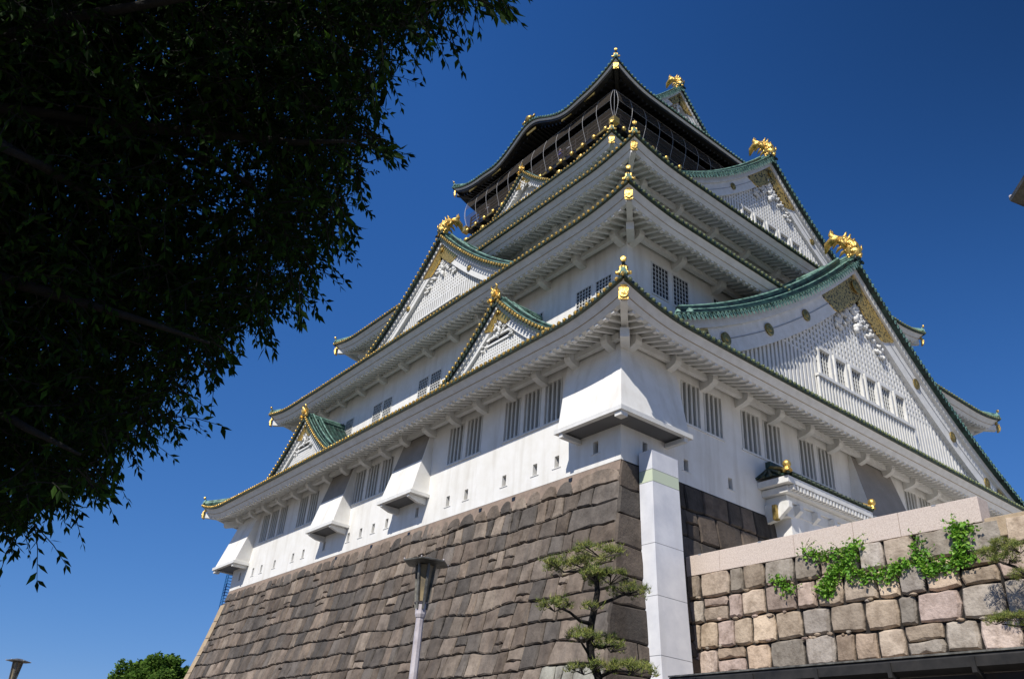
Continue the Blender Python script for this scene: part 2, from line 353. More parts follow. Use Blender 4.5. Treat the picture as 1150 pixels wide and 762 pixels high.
# storey 1 wall with real openings
LW = [(3.25, 6.95, 3), (8.55, 11.1, 2), (16.0, 19.95, 3), (24.15, 26.6, 2), (28.2, 31.8, 3)]
RW = [(3.35, 5.85, 2), (7.1, 9.85, 2), (11.15, 13.8, 2), (20.1, 22.75, 2), (24.1, 26.8, 2), (28.0, 30.5, 2)]
LH = [1.28, 3.42, 4.72, 6.68, 9.32, 10.70, 13.2, 15.89, 17.17, 18.42, 19.71, 22.36, 24.86, 26.17, 28.62, 30.48, 31.72, 33.7]
RH = [1.25, 3.5, 6.13, 20.5, 23.0, 26.0]
def openwall(F, length, holes, z0, z1, name='wall', depth=.35, start=0.0):
    """plaster wall plane with rectangular reveals cut through it"""
    s = MB(); us = sorted({start, length}|{a for h in holes for a in h[:2]}); 
    for i in range(len(us)-1):
        u0, u1 = us[i], us[i+1]; um = (u0+u1)/2
        hh = sorted([(h[2], h[3]) for h in holes if h[0] < um < h[1]]); z = z0
        for a, b in hh+[(z1, z1)]:
            if a > z: s.add([F(u0, 0, z), F(u1, 0, z), F(u1, 0, a), F(u0, 0, a)], [(0, 1, 2, 3)])
            z = b
    for u0, u1, a, b in holes:
        s.add([F(u0, 0, a), F(u1, 0, a), F(u1, 0, b), F(u0, 0, b), F(u0, depth, a), F(u1, depth, a), F(u1, depth, b), F(u0, depth, b)],
              [(0, 1, 5, 4), (1, 2, 6, 5), (2, 3, 7, 6), (3, 0, 4, 7)])
    return s.build(name, 'white', T, recalc=False)
def subs(u0, u1, n, gap=.24):
    wd = (u1-u0-gap*(n-1))/n; return [(u0+i*(wd+gap), u0+i*(wd+gap)+wd) for i in range(n)]
def holes_of(win, slit, z0, z1):
    H = []
    for u0, u1, n in win: H += [(a, b, z0, z1) for a, b in subs(u0, u1, n)]
    H += [(u-.13, u+.13, .52, 1.0) for u in slit]; return H
WZ0, WZ1 = 2.55, 4.36
HL = holes_of(LW, LH, WZ0, WZ1); HR = holes_of(RW, RH, WZ0, WZ1)
openwall(FL(0), H2, HL, 0, 5.9); openwall(FR(0), W2, HR, 0, 5.9)
s = MB(); s.box(.35, W2, .35, H2, 0.01, 5.8); s.build('inner_wall', 'dark', T)
s = MB(); s.add([(W2, 0, 0), (W2, H2, 0), (W2, H2, 5.6), (W2, 0, 5.6)], [(0, 1, 2, 3)]); s.add([(0, H2, 0), (W2, H2, 0), (W2, H2, 5.6), (0, H2, 5.6)], [(0, 1, 2, 3)]); s.build('wall', 'white', T)
def barwin(F, u0, u1, z0, z1, nb=4):
    f = MB(); f.fbox(F, u0, u1, .16, .33, z0, z0+.05); w_ = f.build('window', 'trim', T)
    s = MB()
    for i in range(nb):
        c = u0+(u1-u0)*(i+.5)/nb; hw = (u1-u0)/nb*.20
        s.fbox(F, c-hw, c+hw, .05, .17, z0+.001, z1-.001)
    s.build('bars', 'bar', w_)
    s = MB(); s.fbox(F, u0+.002, u1-.002, .30, .34, z0+.051, z1-.002); s.build('pane', 'dark', w_)
    return w_
for F, H in ((FL(0), HL), (FR(0), HR)):
    for u0, u1, a, b in H:
        if b-a > 1: barwin(F, u0, u1, a, b)
        else:
            s = MB(); s.fbox(F, u0+.03, u1-.03, .22, .26, a, b); s.fbox(F, (u0+u1)/2-.02, (u0+u1)/2+.02, .14, .2, a, b)
            s.build('loophole', 'dark', T)
            s = MB(); s.fbox(F, u0-.12, u1+.12, -.025, .003, a-.03, a-.001); s.build('loophole_sill', 'trim', T)
# thin sill line under the windows
for F, ws in ((FL(0), LW), (FR(0), RW)):
    for u0, u1, n in ws:
        s = MB(); s.fbox(F, u0-.06, u1+.06, -.045, .003, WZ0-.09, WZ0-.003); s.build('window_sill', 'trim', T)
# stone-drop boxes: plaster hoods flaring out from the wall
def dropbox(F, t0, t1, b0, b1, name='stone_drop_box', zt=5.0, zb=1.42, out=.95, zg=3.05):
    s = MB()
    s.hexa([F(b0, -out, zb), F(b1, -out, zb), F(b1, .02, zb), F(b0, .02, zb), F(t0, -.03, zt), F(t1, -.03, zt), F(t1, .02, zt), F(t0, .02, zt)])
    o = s.build(name, 'white', T)
    f_ = (zg-zb)/(zt-zb); lp = lambda a, b: a+(b-a)*f_; wg = lp(-out, -.03)
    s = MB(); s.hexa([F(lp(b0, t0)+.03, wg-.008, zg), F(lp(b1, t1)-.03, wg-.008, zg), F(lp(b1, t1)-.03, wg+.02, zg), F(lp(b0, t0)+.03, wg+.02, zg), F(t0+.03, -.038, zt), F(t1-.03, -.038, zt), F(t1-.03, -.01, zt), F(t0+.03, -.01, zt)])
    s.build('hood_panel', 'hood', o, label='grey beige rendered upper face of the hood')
    s = MB(); s.fbox(F, b0-.1, b1+.1, -out-.10, -out+.10, zb-.15, zb+.02)
    s.fbox(F, b0-.1, b0+.10, -out+.101, -.01, zb-.15, zb-.002); s.fbox(F, b1-.10, b1+.1, -out+.101, -.01, zb-.15, zb-.002); s.build('lip', 'trim', o)
    s = MB()
    for c in (b0+.22, b1-.22):
        s.prism([F(c-.09, -out-.02, zb-.15), F(c-.09, -out-.02, zb-.26), F(c-.09, -.5, zb-.42), F(c-.09, -.01, zb-.45), F(c-.09, -.01, zb-.15)], Vector(F(1, 0, 0))*.18-Vector(F(0, 0, 0))*.18)
    s.build('corbel', 'trim', o)
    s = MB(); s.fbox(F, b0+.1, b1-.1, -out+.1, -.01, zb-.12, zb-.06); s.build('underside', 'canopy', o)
    return o
dropbox(FL(0), 12.55, 14.9, 12.35, 15.15); dropbox(FL(0), 20.1, 22.45, 19.85, 22.65)
dropbox(FR(0), 15.25, 18.65, 15.0, 18.9, zg=1.5)
def cornerbox(sy, name='corner_drop_box'):
    fy = (lambda y: y) if sy > 0 else (lambda y: H2-y)
    s = MB(); zt, zb, o_ = 5.0, 1.42, .95
    P = lambda x, y, z: (x, fy(y), z)
    # L-shaped flared skirt
    s.add([P(-o_, -o_, zb), P(-.03, -.03, zt), P(-o_, 2.35, zb), P(-.03, 2.9, zt), P(2.6, -o_, zb), P(2.9, -.03, zt), P(.02, 2.35, zb), P(.02, 2.9, zt), P(2.6, .02, zb), P(2.9, .02, zt)],
          [(0, 1, 3, 2), (0, 4, 5, 1), (2, 3, 7, 6), (4, 8, 9, 5)])
    o = s.build(name, 'white', T, recalc=False)
    s = MB(); L = .1
    for x0, x1, y0, y1 in ((-o_-L, -o_+L, -o_-L, 2.45), (-o_+L, 2.7, -o_-L, -o_+L), (-o_+L, -.01, 2.25, 2.45), (2.5, 2.7, -o_+L, -.01)):
        ya, yb = sorted((fy(y0), fy(y1))); s.box(x0, x1, ya, yb, zb-.15, zb+.02)
    s.build('lip', 'trim', o)
    s = MB()
    for x0, x1, y0, y1 in ((-o_-.02, -o_+.3, -o_-.02, -o_+.3), (-o_-.02, -.01, 2.05, 2.24), (2.3, 2.49, -o_-.02, -.01)):
        ya, yb = sorted((fy(y0), fy(y1))); s.box(x0, x1, ya, yb, zb-.32, zb-.151)
    s.build('corbel', 'trim', o)
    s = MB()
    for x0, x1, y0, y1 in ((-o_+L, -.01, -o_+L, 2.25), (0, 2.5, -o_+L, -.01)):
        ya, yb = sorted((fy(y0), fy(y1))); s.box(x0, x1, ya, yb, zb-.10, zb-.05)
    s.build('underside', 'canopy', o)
cornerbox(1); cornerbox(-1)
# upper storeys
def winrow(F, us, z0, z1, name='window', nb=4, nh=6):
    for u0, u1 in us:
        f = MB(); f.fbox(F, u0-.05, u1+.05, -.05, .0, z0-.08, z0-.001); f.fbox(F, u0-.05, u1+.05, -.05, .0, z1+.001, z1+.07)
        f.fbox(F, u0-.05, u0-.001, -.05, .0, z0, z1); f.fbox(F, u1+.001, u1+.05, -.05, .0, z0, z1); w_ = f.build(name, 'trim', T)
        s = MB(); s.fbox(F, u0, u1, -.012, .002, z0, z1); s.build('pane', 'dark', w_)
        s = MB()
        for i in range(1, nb+1): c = u0+(u1-u0)*i/(nb+1); s.fbox(F, c-.025, c+.025, -.04, -.02, z0, z1)
        for i in range(1, nh+1): c = z0+(z1-z0)*i/(nh+1); s.fbox(F, u0, u1, -.046, -.041, c-.02, c+.02)
        s.build('bars', 'bar', w_)
wallbox(2, 5.8, 12.9); wallbox(3, 12.6, 18.9); wallbox(4, 18.5, 26.4)
lw2 = [(2.9, 3.85), (4.2, 5.15), (7.6, 8.5), (8.8, 9.7), (16.3, 17.25), (17.6, 18.5), (21.5, 22.4), (22.7, 23.6), (26.2, 27.1), (27.4, 28.3), (30.6, 31.5)]
winrow(FL(2.35), lw2, 9.0, 10.25); winrow(FR(1.95), [(3.97, 5.0), (5.38, 6.4), (8.3, 9.3), (24.5, 25.5), (27.5, 28.5)], 9.6, 11.2)

# ------------------------------------------------------------------ roofs
def lift(d, amt, curve=3.6): return amt*max(0, 1-d/curve)**2
def skirt(i, off, z, wall, zi, amt, full=True, dark=False, kara=None):
    """one tiled hip roof round the tower. off=(a,b) eave offsets, wall=(a,b) inner offsets"""
    a, b = off; wa, wb = wall; dx, dy = wa-a, wb-b
    trim = 'black' if dark else 'trim'
    R = MB(); R.add([(a, b, z)]*3, [(0, 1, 2)]); R.v = []; R.f = []; R.c = []
    sides = [('L', FL(a), b, H2-b, dx, dy, 1), ('R', FR(b), a, W2-a, dy, dx, 1)]
    sides += [('B', lambda u, w, z: (W2-a-w, u, z), b, H2-b, dx, dy, 0), ('C', lambda u, w, z: (u, H2-b-w, z), a, W2-a, dy, dx, 0)]
    def ze(u, u0, u1, side):
        v = z+lift(min(u-u0, u1-u), amt)+.12*(abs(2*(u-u0)/(u1-u0)-1))**3
        if kara and side == 'L': 
            t = (u-kara[0])/kara[1]; v += kara[2]*math.exp(-t*t*1.15)-.18*math.exp(-((abs(t)-1.7)/.5)**2)
        return v
    def zr(u, w, u0, u1, W, side):
        t = w/W; e = ze(u, u0, u1, side); zi_ = zi
        return e*(1-t)**1.0+zi_*t-(zi_-e)*.09*sin(pi*t)
    surf = MB(); ribs = MB(); 
    for sd_, F, u0, u1, W, K, front in sides:
        k = K/W; n = int((u1-u0)/.32); n += n % 2; st = (u1-u0)/n
        us = [u0+st*j for j in range(n+1)]
        rows = []
        for u in us:
            wm = max(.001, min(W, (u-u0)/k, (u1-u)/k)); rows.append([F(u, wm*q/5, zr(u, wm*q/5, u0, u1, W, sd_)) for q in range(6)])
        surf.grid(rows)
        for j in range(n):
            u = us[j]+st/2; wm = min(W, (u-u0)/k, (u1-u)/k)
            if wm < .15: continue
            r = .085; pr = []
            for q in range(5):
                w_ = wm*q/4-.03*(q == 0); zz = zr(u, max(w_, 0), u0, u1, W, sd_)
                pr.append([F(u+r*c_, w_, zz+r*s_*1.1) for c_, s_ in ((-1, -.1), (-.6, .75), (0, 1.05), (.6, .75), (1, -.1))])
            ribs.grid(pr); p = pr[0]; ribs.add(p, [(0, 1, 2, 3, 4)])
    root = surf.build('roof', 'tile', T, smooth=False)
    ribs.build('tile_ribs', 'tile', root)
    # hip ridges with end tiles
    hr = MB()
    for cxs, cys in ((0, 0), (0, 1), (1, 0), (1, 1)):
        P = []
        for q in range(7):
            t = q/6*.98; x = a+dx*t; y = b+dy*t; zz = (z+amt+.12)*(1-t)+zi*t-(zi-z)*.09*sin(pi*t)+.1
            P.append((W2-x if cxs else x, H2-y if cys else y, zz))
        hr.tube(P, .15, 6); hr.tube([(p[0], p[1], p[2]+.14) for p in P], .09, 6)
    hr.build('hip_ridge', 'tilepale', root)
    # eave build-up and tile ends, on every side
    fas = MB(); fas2 = MB(); raf = MB(); sof = MB(); caps = MB(); caps2 = MB(); edge = MB(); dent = MB(); gro = MB(); SLP = .36 if dark else .33
    for sd_, F, u0, u1, W, K, front in sides:
        n = 110 if front else 40; k = K/W
        def strip(mb, w0, w1, zt, zb, ins=0, sl=0.0):
            rows = []
            for j in range(n+1):
                u = u0+(u1-u0)*j/n; e = ze(u, u0, u1, sd_)
                uu = min(max(u, u0+w0*k+ins), u1-w0*k-ins); ub = min(max(u, u0+(w0+sl)*k+ins), u1-(w0+sl)*k-ins); uv = min(max(u, u0+w1*k+ins), u1-w1*k-ins)
                rows.append([F(uv, w1, e+zt), F(uu, w0, e+zt), F(ub, w0+sl, e+zb), F(uv, w1, e+zb), F(uv, w1, e+zt)])
            mb.grid(rows)
        strip(edge, -.04, .3, -.002, -.09)
        if dark:
            strip(fas, .06, .36, -.09, -.21, sl=.08); strip(fas2, .18, .6, -.21, -.40)
        else:
            strip(fas, .09, .42, -.09, -.34, sl=.20); strip(gro, .31, .44, -.34, -.375); strip(fas2, .32, .66, -.375, -.54, sl=.14)
        # soffit board
        so_w = W*.98 if W < 3 else (2.68 if dark else 2.4); zs = -.35
        rows = []
        for j in range(n+1):
            u = u0+(u1-u0)*j/n; e = ze(u, u0, u1, sd_); row = []
            for q in range(4):
                w_ = .5+(so_w-.5)*q/3; uu = min(max(u, u0+w_*k), u1-w_*k); row.append(F(uu, w_, e+zs+(w_-.5)*SLP-(e-z)*.8*(w_/so_w)))
            rows.append(row)
        sof.grid(rows)
        if front:
            nr = int((u1-u0)/.41)
            for j in range(nr):
                u = u0+(j+.5)*(u1-u0)/nr; wm = min(so_w, (u-u0)/k-.12, (u1-u)/k-.12); e = ze(u, u0, u1, sd_)
                if wm < .75: continue
                f_ = lambda w_: e+zs+(w_-.5)*SLP-(e-z)*.8*(w_/so_w)-.085
                raf.bar(F(u, .5, f_(.5)), F(u, wm, f_(wm)), .13, .17)
                dent.fbox(F, u-.08, u+.08, .49, .68, e-.625, e-.53)
            st = .30; nc = int((u1-u0)/st)
            for j in range(nc+1):
                u = u0+j*(u1-u0)/nc; e = ze(u, u0, u1, sd_)
                nrm = Vector(F(0, -1, 0))-Vector(F(0, 0, 0)); c = Vector(F(u, -.02, e+.02))
                (caps if sd_ == 'L' else caps2).lathe(c-nrm*.05, nrm, [(0, .085), (.10, .085), (.101, .06), (.13, .045), (.14, .0)], 8)
    if gro.f: gro.build('fascia_groove', 'tancope', root)
    if dark: dent.v = []; dent.f = []; dent.c = []
    fas.build('fascia', 'trim', root); fas2.build('lower_fascia', trim, root)
    raf.build('rafters', trim, root); sof.build('soffit', trim, root)
    edge.build('tile_edge', 'capdark', root); caps.build('tile_end_caps', 'gold' if not dark else 'tilepale', root); caps2.build('tile_end_caps', 'capolive' if not dark else 'tilepale', root)
    if dent.f: dent.build('rafter_tips', 'trim', root)
    # hip beams with gold end plate
    for cxs, cys in ((0, 0), (0, 1), (1, 0)):
        def P(t, zz): x = a+t; y = b+t*dy/dx; return (W2-x if cxs else x, H2-y if cys else y, zz)
        tipz = z+amt+.12
        s = MB(); s.bar(P(.30, tipz-.68), P(2.1, z-.12), .26, .34); s.bar(P(1.35, z-.52), P(2.3, z-.36), .34, .36); s.build('hip_beam', trim, root)
        s = MB(); s.bar(P(.13, tipz-.66), P(.19, tipz-.655), .34, .46); pc = Vector(P(.13, tipz-.66)); po = (Vector(P(0, 0))-Vector(P(1, 0))).normalized(); s.lathe(pc, po, [(0, .17), (.04, .17), (.05, .13), (.04, .12), (.04, .08), (.07, .06), (.08, 0)], 14)
        s.bar(P(.16, tipz-.36), P(.24, tipz-.30), .22, .14)
        s.build('hip_beam_plate', 'gold', root)
        ornament(root, Vector(P(0, tipz)), Vector((P(0, 0)[0]-P(1, 0)[0], P(0, 0)[1]-P(1, 0)[1], 0)).normalized(), (.7 if (cxs or cys) else .85), small=bool(cxs or cys))
    return root, ze, sides
def ornament(parent, tip, out, k=1.0, small=False):
    """corner end tile: crest with two curls, and a stub with a round gold face"""
    side = Vector((-out.y, out.x, 0)); s = MB()
    c = tip-out*.12+Vector((0, 0, .12))
    for sg in (-1, 1):
        P = [c+side*sg*r*k+Vector((0, 0, h*k)) for r, h in ((.05, .42), (.12, .30), (.10, .12), (.20, .0), (.30, .02), (.30, .10))]
        s.tube(P, [.05*k, .09*k, .10*k, .09*k, .07*k, .05*k], 7)
    s.blob(c+Vector((0, 0, .22*k)), (.12*k, .12*k, .2*k), 2)
    s.build('corner_crest', 'gold' if not small else 'tilepale', parent, smooth=True)
    d = (out*.55+Vector((0, 0, .83))).normalized(); c2 = c+Vector((0, 0, .36*k))
    s = MB(); s.tube([c2, c2+d*.30*k], .075*k, 8); s.build('crest_stub', 'capdark', parent)
    s = MB(); s.lathe(c2+d*.30*k-out*.02, (out+Vector((0, 0, .15))), [(-.04, .02), (-.03, .13*k), (.05, .14*k), (.07, .10*k), (.075, .0)], 12); s.build('crest_disc', 'gold', parent)

def brackets(F, u0, u1, wallw, zt, sp, parent, trimm='trim', out=.32):
    """purlin carried on plaster arms below the soffit"""
    s = MB(); n = max(2, round((u1-u0)/sp)); s.fbox(F, u0-out*.9, u1+out*.9, -out-.11, -out+.11, zt-.26, zt)
    s.build('purlin', trimm, parent)
    for j in range(n+1):
        u = u0+.25+(u1-u0-.5)*j/n; s = MB()
        s.prism([F(u-.16, .01, zt-.02), F(u-.16, .01, zt-.58), F(u-.16, -out-.05, zt-.50), F(u-.16, -out-.30, zt-.40), F(u-.16, -out-.38, zt-.27), F(u-.16, -out-.38, zt-.02)], Vector(F(1, 0, 0))*.32-Vector(F(0, 0, 0))*.32)
        s.build('bracket_arm', trimm, parent)
r1, ze1, _ = skirt(1, (-2.26, -2.33), 4.86, (2.35, 1.95), 7.3, .62)
brackets(FL(0), 0, H2, 0, 4.84, 2.05, r1); brackets(FR(0), 0, W2, 0, 4.84, 2.3, r1)
r2, ze2, _ = skirt(2, (.16, -.27), 12.03, (5.2, 4.3), 14.7, .40)
brackets(FL(2.35), 1.95, H2-1.95, 0, 12.01, 2.6, r2, out=.32); brackets(FR(1.95), 2.35, W2-2.35, 0, 12.01, 2.9, r2, out=.32)
r3, ze3, _ = skirt(3, (2.99, 2.03), 18.0, (9.3, 9.9), 22.3, .46)
brackets(FL(5.2), 4.3, H2-4.3, 0, 17.98, 2.6, r3, out=.32); brackets(FR(4.3), 5.2, W2-5.2, 0, 17.98, 2.9, r3, out=.32)
r4, ze4, _ = skirt(4, (7.2, 7.9), 25.05, (9.9, 10.4), 26.6, .42)

# ------------------------------------------------------------------ fish ornaments
def fish(parent, base, inward, k=1.0):
    side = Vector((-inward.y, inward.x, 0)); base = Vector(base); up = Vector((0, 0, 1))
    def P(i, z, sd_=0): return base+inward*i*k+up*z*k+side*sd_*k
    s = MB()
    body = [(-.25, -.25), (-.24, .05), (-.14, .40), (.02, .74), (.22, 1.02), (.42, 1.20)]
    rad = [.26, .34, .35, .29, .22, .15]
    s.tube([P(*q) for q in body], [r*k for r in rad], 12, sq=(.85, 1.05))
    for j in range(34):   # overlapping scales
        q = random.Random(j).uniform(0, 3.9); i0 = int(q); t = q-i0; a_ = random.Random(j+99).uniform(0, 6.28)
        c = P(body[i0][0]*(1-t)+body[i0+1][0]*t, body[i0][1]*(1-t)+body[i0+1][1]*t); rr = (rad[i0]*(1-t)+rad[i0+1]*t)*k
        s.blob(c+(side*cos(a_)*.85+(inward*.85-up*.3)*sin(a_))*rr, .085*k, j, 5, 4, .3)
    o = s.build('fish_ornament', 'gold', parent, smooth=True)
    s = MB()
    for sg in (-1, 1): s.blob(P(-.34, .02, .22*sg), .09*k, 1); s.tube([P(-.28, .15, .2*sg), P(-.50, .30, .24*sg), P(-.52, .48, .22*sg)], [.08*k, .06*k, .02*k], 6)
    s.tube([P(-.30, -.15), P(-.52, -.22), P(-.60, -.12)], [.16*k, .10*k, .04*k], 7)
    s.build('head', 'gold', o, smooth=True)
    s = MB()
    for sg in (-.07, .07):
        s.tube([P(.36, 1.14, sg), P(.62, 1.34, sg), P(.74, 1.58, sg), P(.70, 1.86, sg)], [.16*k, .17*k, .12*k, .02*k], 8)
        s.tube([P(.36, 1.14, sg), P(.72, 1.26, sg), P(1.02, 1.12, sg), P(1.18, .74, sg*.5)], [.16*k, .17*k, .12*k, .02*k], 8)
    s.tube([P(.40, 1.1), P(.62, 1.02), P(.78, .80)], [.12*k, .09*k, .02*k], 7)
    s.build('tail_fin', 'gold', o, smooth=True)
    s = MB()
    for bi, bz in ((-.24, .66), (-.08, .98), (.10, 1.20)): s.tube([P(bi+.14, bz-.08), P(bi-.04, bz+.02), P(bi-.12, bz+.18)], [.11*k, .08*k, .03*k], 6)
    for bi, bz in ((.22, .42), (.36, .72)): s.tube([P(bi-.16, bz), P(bi+.12, bz-.05), P(bi+.28, bz-.22)], [.09*k, .08*k, .02*k], 6)
    for sg in (-1, 1): s.tube([P(-.05, .45, .24*sg), P(.0, .55, .46*sg), P(.06, .78, .5*sg)], [.10*k, .09*k, .02*k], 6)
    s.build('body_fin', 'gold', o, smooth=True)
    return o
def oni(parent, base, inward, k=1.0, m='gold'):
    """gold demon-mask ridge end: plate with horns and curled feet"""
    side = Vector((-inward.y, inward.x, 0)); base = Vector(base); up = Vector((0, 0, 1)); s = MB()
    P = lambda sd_, z, i=0: base+side*sd_*k+up*z*k+inward*i*k
    s.prism([P(-.34, -.08), P(-.28, .28), P(-.22, .52), P(-.06, .66), P(.06, .66), P(.22, .52), P(.28, .28), P(.34, -.08), P(.14, -.02), P(-.14, -.02)], inward*.16*k)
    s.blob(P(0, .30, -.04), (.17*k, .17*k, .20*k), 5)
    for sg in (-1, 1):
        s.tube([P(.12*sg, .50), P(.22*sg, .68, -.05), P(.16*sg, .80, -.10)], [.07*k, .05*k, .02*k], 6)
        s.tube([P(.28*sg, .05), P(.44*sg, .0), P(.46*sg, .12)], [.09*k, .08*k, .04*k], 6)
    return s.build('ridge_end_mask', m, parent, smooth=False)

# ------------------------------------------------------------------ gables
def gable(G, v, c, prof, hw, depth, zb, s_=1.0, big=True, rake='gold', name='gable', fishk=0, wins=None, slot=None, lattice=True, bw=.85, maskk=1.0, ndisc=3, wallin=.75, tilew=.30, fretm='golddark', fretlen=3.0):
    """G(d, w, z): d from the gable's centre line, w inward from the barge plane. prof(|d|) = top line of the barge board"""
    inward = (Vector(G(0, 1, 0))-Vector(G(0, 0, 0)))
    def norm(d):   # unit normal of the profile in (d,z), pointing up/out
        e = .05; dz = (prof(abs(d)+e)-prof(max(abs(d)-e, 0)))/(2*e if abs(d) > e else e+abs(d)); n_ = Vector((-dz*(1 if d >= 0 else -1), 1)).normalized(); return n_
    N_ = 26; ds = [hw*j/N_ for j in range(-N_, N_+1)]
    # gable wall
    s = MB(); wi = wallin
    poly = [G(d, wi+.22, max(prof(abs(d))-.2, zb-1.2)) for d in ds]; s.add(poly+[G(hw, wi+.22, zb-1.2), G(-hw, wi+.22, zb-1.2)], [tuple(range(len(poly)+2))])
    root = s.build(name, 'trim', T, recalc=False)
    # roof slopes
    s = MB(); th = .10*s_; over = -.26*s_
    rows = []
    for d in ds: 
        n_ = norm(d); rows.append([G(d+n_.x*th*0, w_, prof(abs(d))+th*1.4) for w_ in (over, depth)])
    s.grid(rows); rows = [[G(d, w_, prof(abs(d))+.0) for w_ in (over, depth)] for d in ds]; s.grid(rows)
    s.build('roof', 'tile', root, recalc=False)
    # ribs down the slopes
    rb = MB(); nr = int((depth-over)/.32); r = .05
    for sg in (-1, 1):
        for j in range(nr+1):
            w_ = over+.06+j*.32; pr = []
            for q in range(9):
                d = sg*(hw*q/8); z_ = prof(abs(d))+th*1.4
                pr.append([G(d, w_+r*c_, z_+r*h_) for c_, h_ in ((-1, -.2), (-.6, .8), (0, 1.1), (.6, .8), (1, -.2))])
            rb.grid(pr)
    rb.build('tile_ribs', 'tile', root)
    # descending ridges parallel to the rake
    s = MB()
    dk = MB()
    for w_, h_, rr in ((.10*s_, .16*s_, .085*s_), (.62*s_, .46*s_, .13*s_), (1.45*s_, .40*s_, .12*s_)):
        for sg in (-1, 1):
            D_ = [hw*(.02+.90*q/16) for q in range(17)]; B_ = [prof(d)+th*1.4 for d in D_]
            rows = [[G(sg*d, w_-.10*s_, z_-.1), G(sg*d, w_-.10*s_, z_+h_), G(sg*d, w_+.10*s_, z_+h_), G(sg*d, w_+.10*s_, z_-.1)] for d, z_ in zip(D_, B_)]; dk.grid(rows)
            dk.tube([G(sg*d, w_, z_+h_+rr*.5) for d, z_ in zip(D_, B_)], rr, 7); s.tube([G(sg*d, w_-.04*s_, z_+h_+rr*1.25) for d, z_ in zip(D_, B_)], rr*.5, 6)
            if h_ > .3*s_:
                for f in (.45,): s.tube([G(sg*d, w_-.11*s_, z_+h_*f) for d, z_ in zip(D_, B_)], .030*s_, 5)
            e = sg*D_[-1]; s.blob(G(e, w_, B_[-1]+h_*.6), (.17*s_, .17*s_, .26*s_), 3, 7, 5, .3)
    dk.build('ridge_side_tiles', 'tile', root)
    s.build('descending_ridge', 'tilepale', root)
    # main ridge
    s = MB(); zt = prof(0)+th
    s.fbox(G, -.19*s_, .19*s_, over+.1, depth, zt-.1, zt+.30*s_); s.build('ridge', 'tile', root)
    s = MB(); s.tube([G(0, over+.02, zt+.36*s_), G(0, depth, zt+.36*s_)], .17*s_, 8)
    for h in (.06, .18): 
        for sg in (-1, 1): s.tube([G(.21*sg*s_, over+.05, zt+h*s_), G(.21*sg*s_, depth, zt+h*s_)], .05*s_, 6)
    s.build('ridge_cap', 'tilepale', root)
    # rake tiles: round ends facing out along the barge
    s = MB(); L = 0; q = 0.0; pts = []
    while q < hw: 
        pts.append(q); n_ = norm(q); q += tilew*n_.y
    cp = MB(); pend = MB()
    for sg in (-1, 1):
        for q in pts:
            d = sg*q; n_ = norm(d)
            if rake == 'gold':
                cc = Vector(G(d+n_.x*.08, over-.02, prof(q)+.08)); cp.lathe(cc+inward*.04, -inward, [(0, .09), (.10, .09), (.102, .06), (.13, .04), (.135, 0)], 8)
            t_ = Vector((n_.y, -n_.x))*tilew*.5
            d1, z1 = d, prof(q)+.03
            pend.add([G(d1-t_.x*.9, over-.03, z1-t_.y*.9+.05), G(d1+t_.x*.9, over-.03, z1+t_.y*.9+.05), G(d1+t_.x*.45-n_.x*.2, over-.05, z1+t_.y*.45-n_.y*.16), G(d1-n_.x*.24, over-.05, z1-n_.y*.22), G(d1-t_.x*.45-n_.x*.2, over-.05, z1-t_.y*.45-n_.y*.16)], [(0, 1, 2, 3, 4)])
            if rake != 'gold':
                cc = Vector(G(d+n_.x*.04, over-.05, prof(q)+.09)); cp.tube([cc-inward*.02, cc+inward*.2], .05, 6)
    cp.build('rake_tile_ends', 'gold' if rake == 'gold' else 'tilepale', root)
    pend.build('rake_tiles', 'capdark' if rake == 'gold' else 'tilepale', root, recalc=False)
    # outer edge roll seen against the sky
    s = MB(); P = [G(d, over+.05, prof(abs(d))+.17) for d in ds]; s.tube(P, .07, 6); s.build('rake_roll', 'tile', root)
    # barge boards: narrow outer, wide inner
    def board(t0, t1, w0, w1, m, nm, d0=0, d1=None):
        s = MB(); d1 = d1 or hw; K = 24
        for sg in (-1, 1):
            rows = []
            for q in range(K+1):
                d = sg*(d0+(d1-d0)*q/K); n_ = norm(d if abs(d) > 1e-3 else sg*1e-2)
                a_ = (d-n_.x*t0, prof(abs(d))-n_.y*t0); b_ = (d-n_.x*t1, prof(abs(d))-n_.y*t1)
                if a_[0]*sg < 0: f = d; a_ = (0, prof(0)-t0/max(n_.y, .4))
                if b_[0]*sg < 0: b_ = (0, prof(0)-t1/max(n_.y, .4)) if d0 == 0 else b_
                rows.append([G(a_[0], w0, a_[1]), G(b_[0], w0, b_[1]), G(b_[0], w1, b_[1]), G(a_[0], w1, a_[1]), G(a_[0], w0, a_[1])])
            s.grid(rows)
        return s.build(nm, m, root)
    board(.0, .34*s_, .0, .2, 'trim', 'outer_barge_board'); board(.342*s_, .34*s_+bw, .14*s_+.02, wi+.2, 'trim', 'barge_board')
    board(.34*s_+bw*.45, .34*s_+bw*.48, .135*s_+.005, .15, 'seam', 'barge_groove')
    # gold fretwork at the apex: scalloped plates following the board
    s = MB()
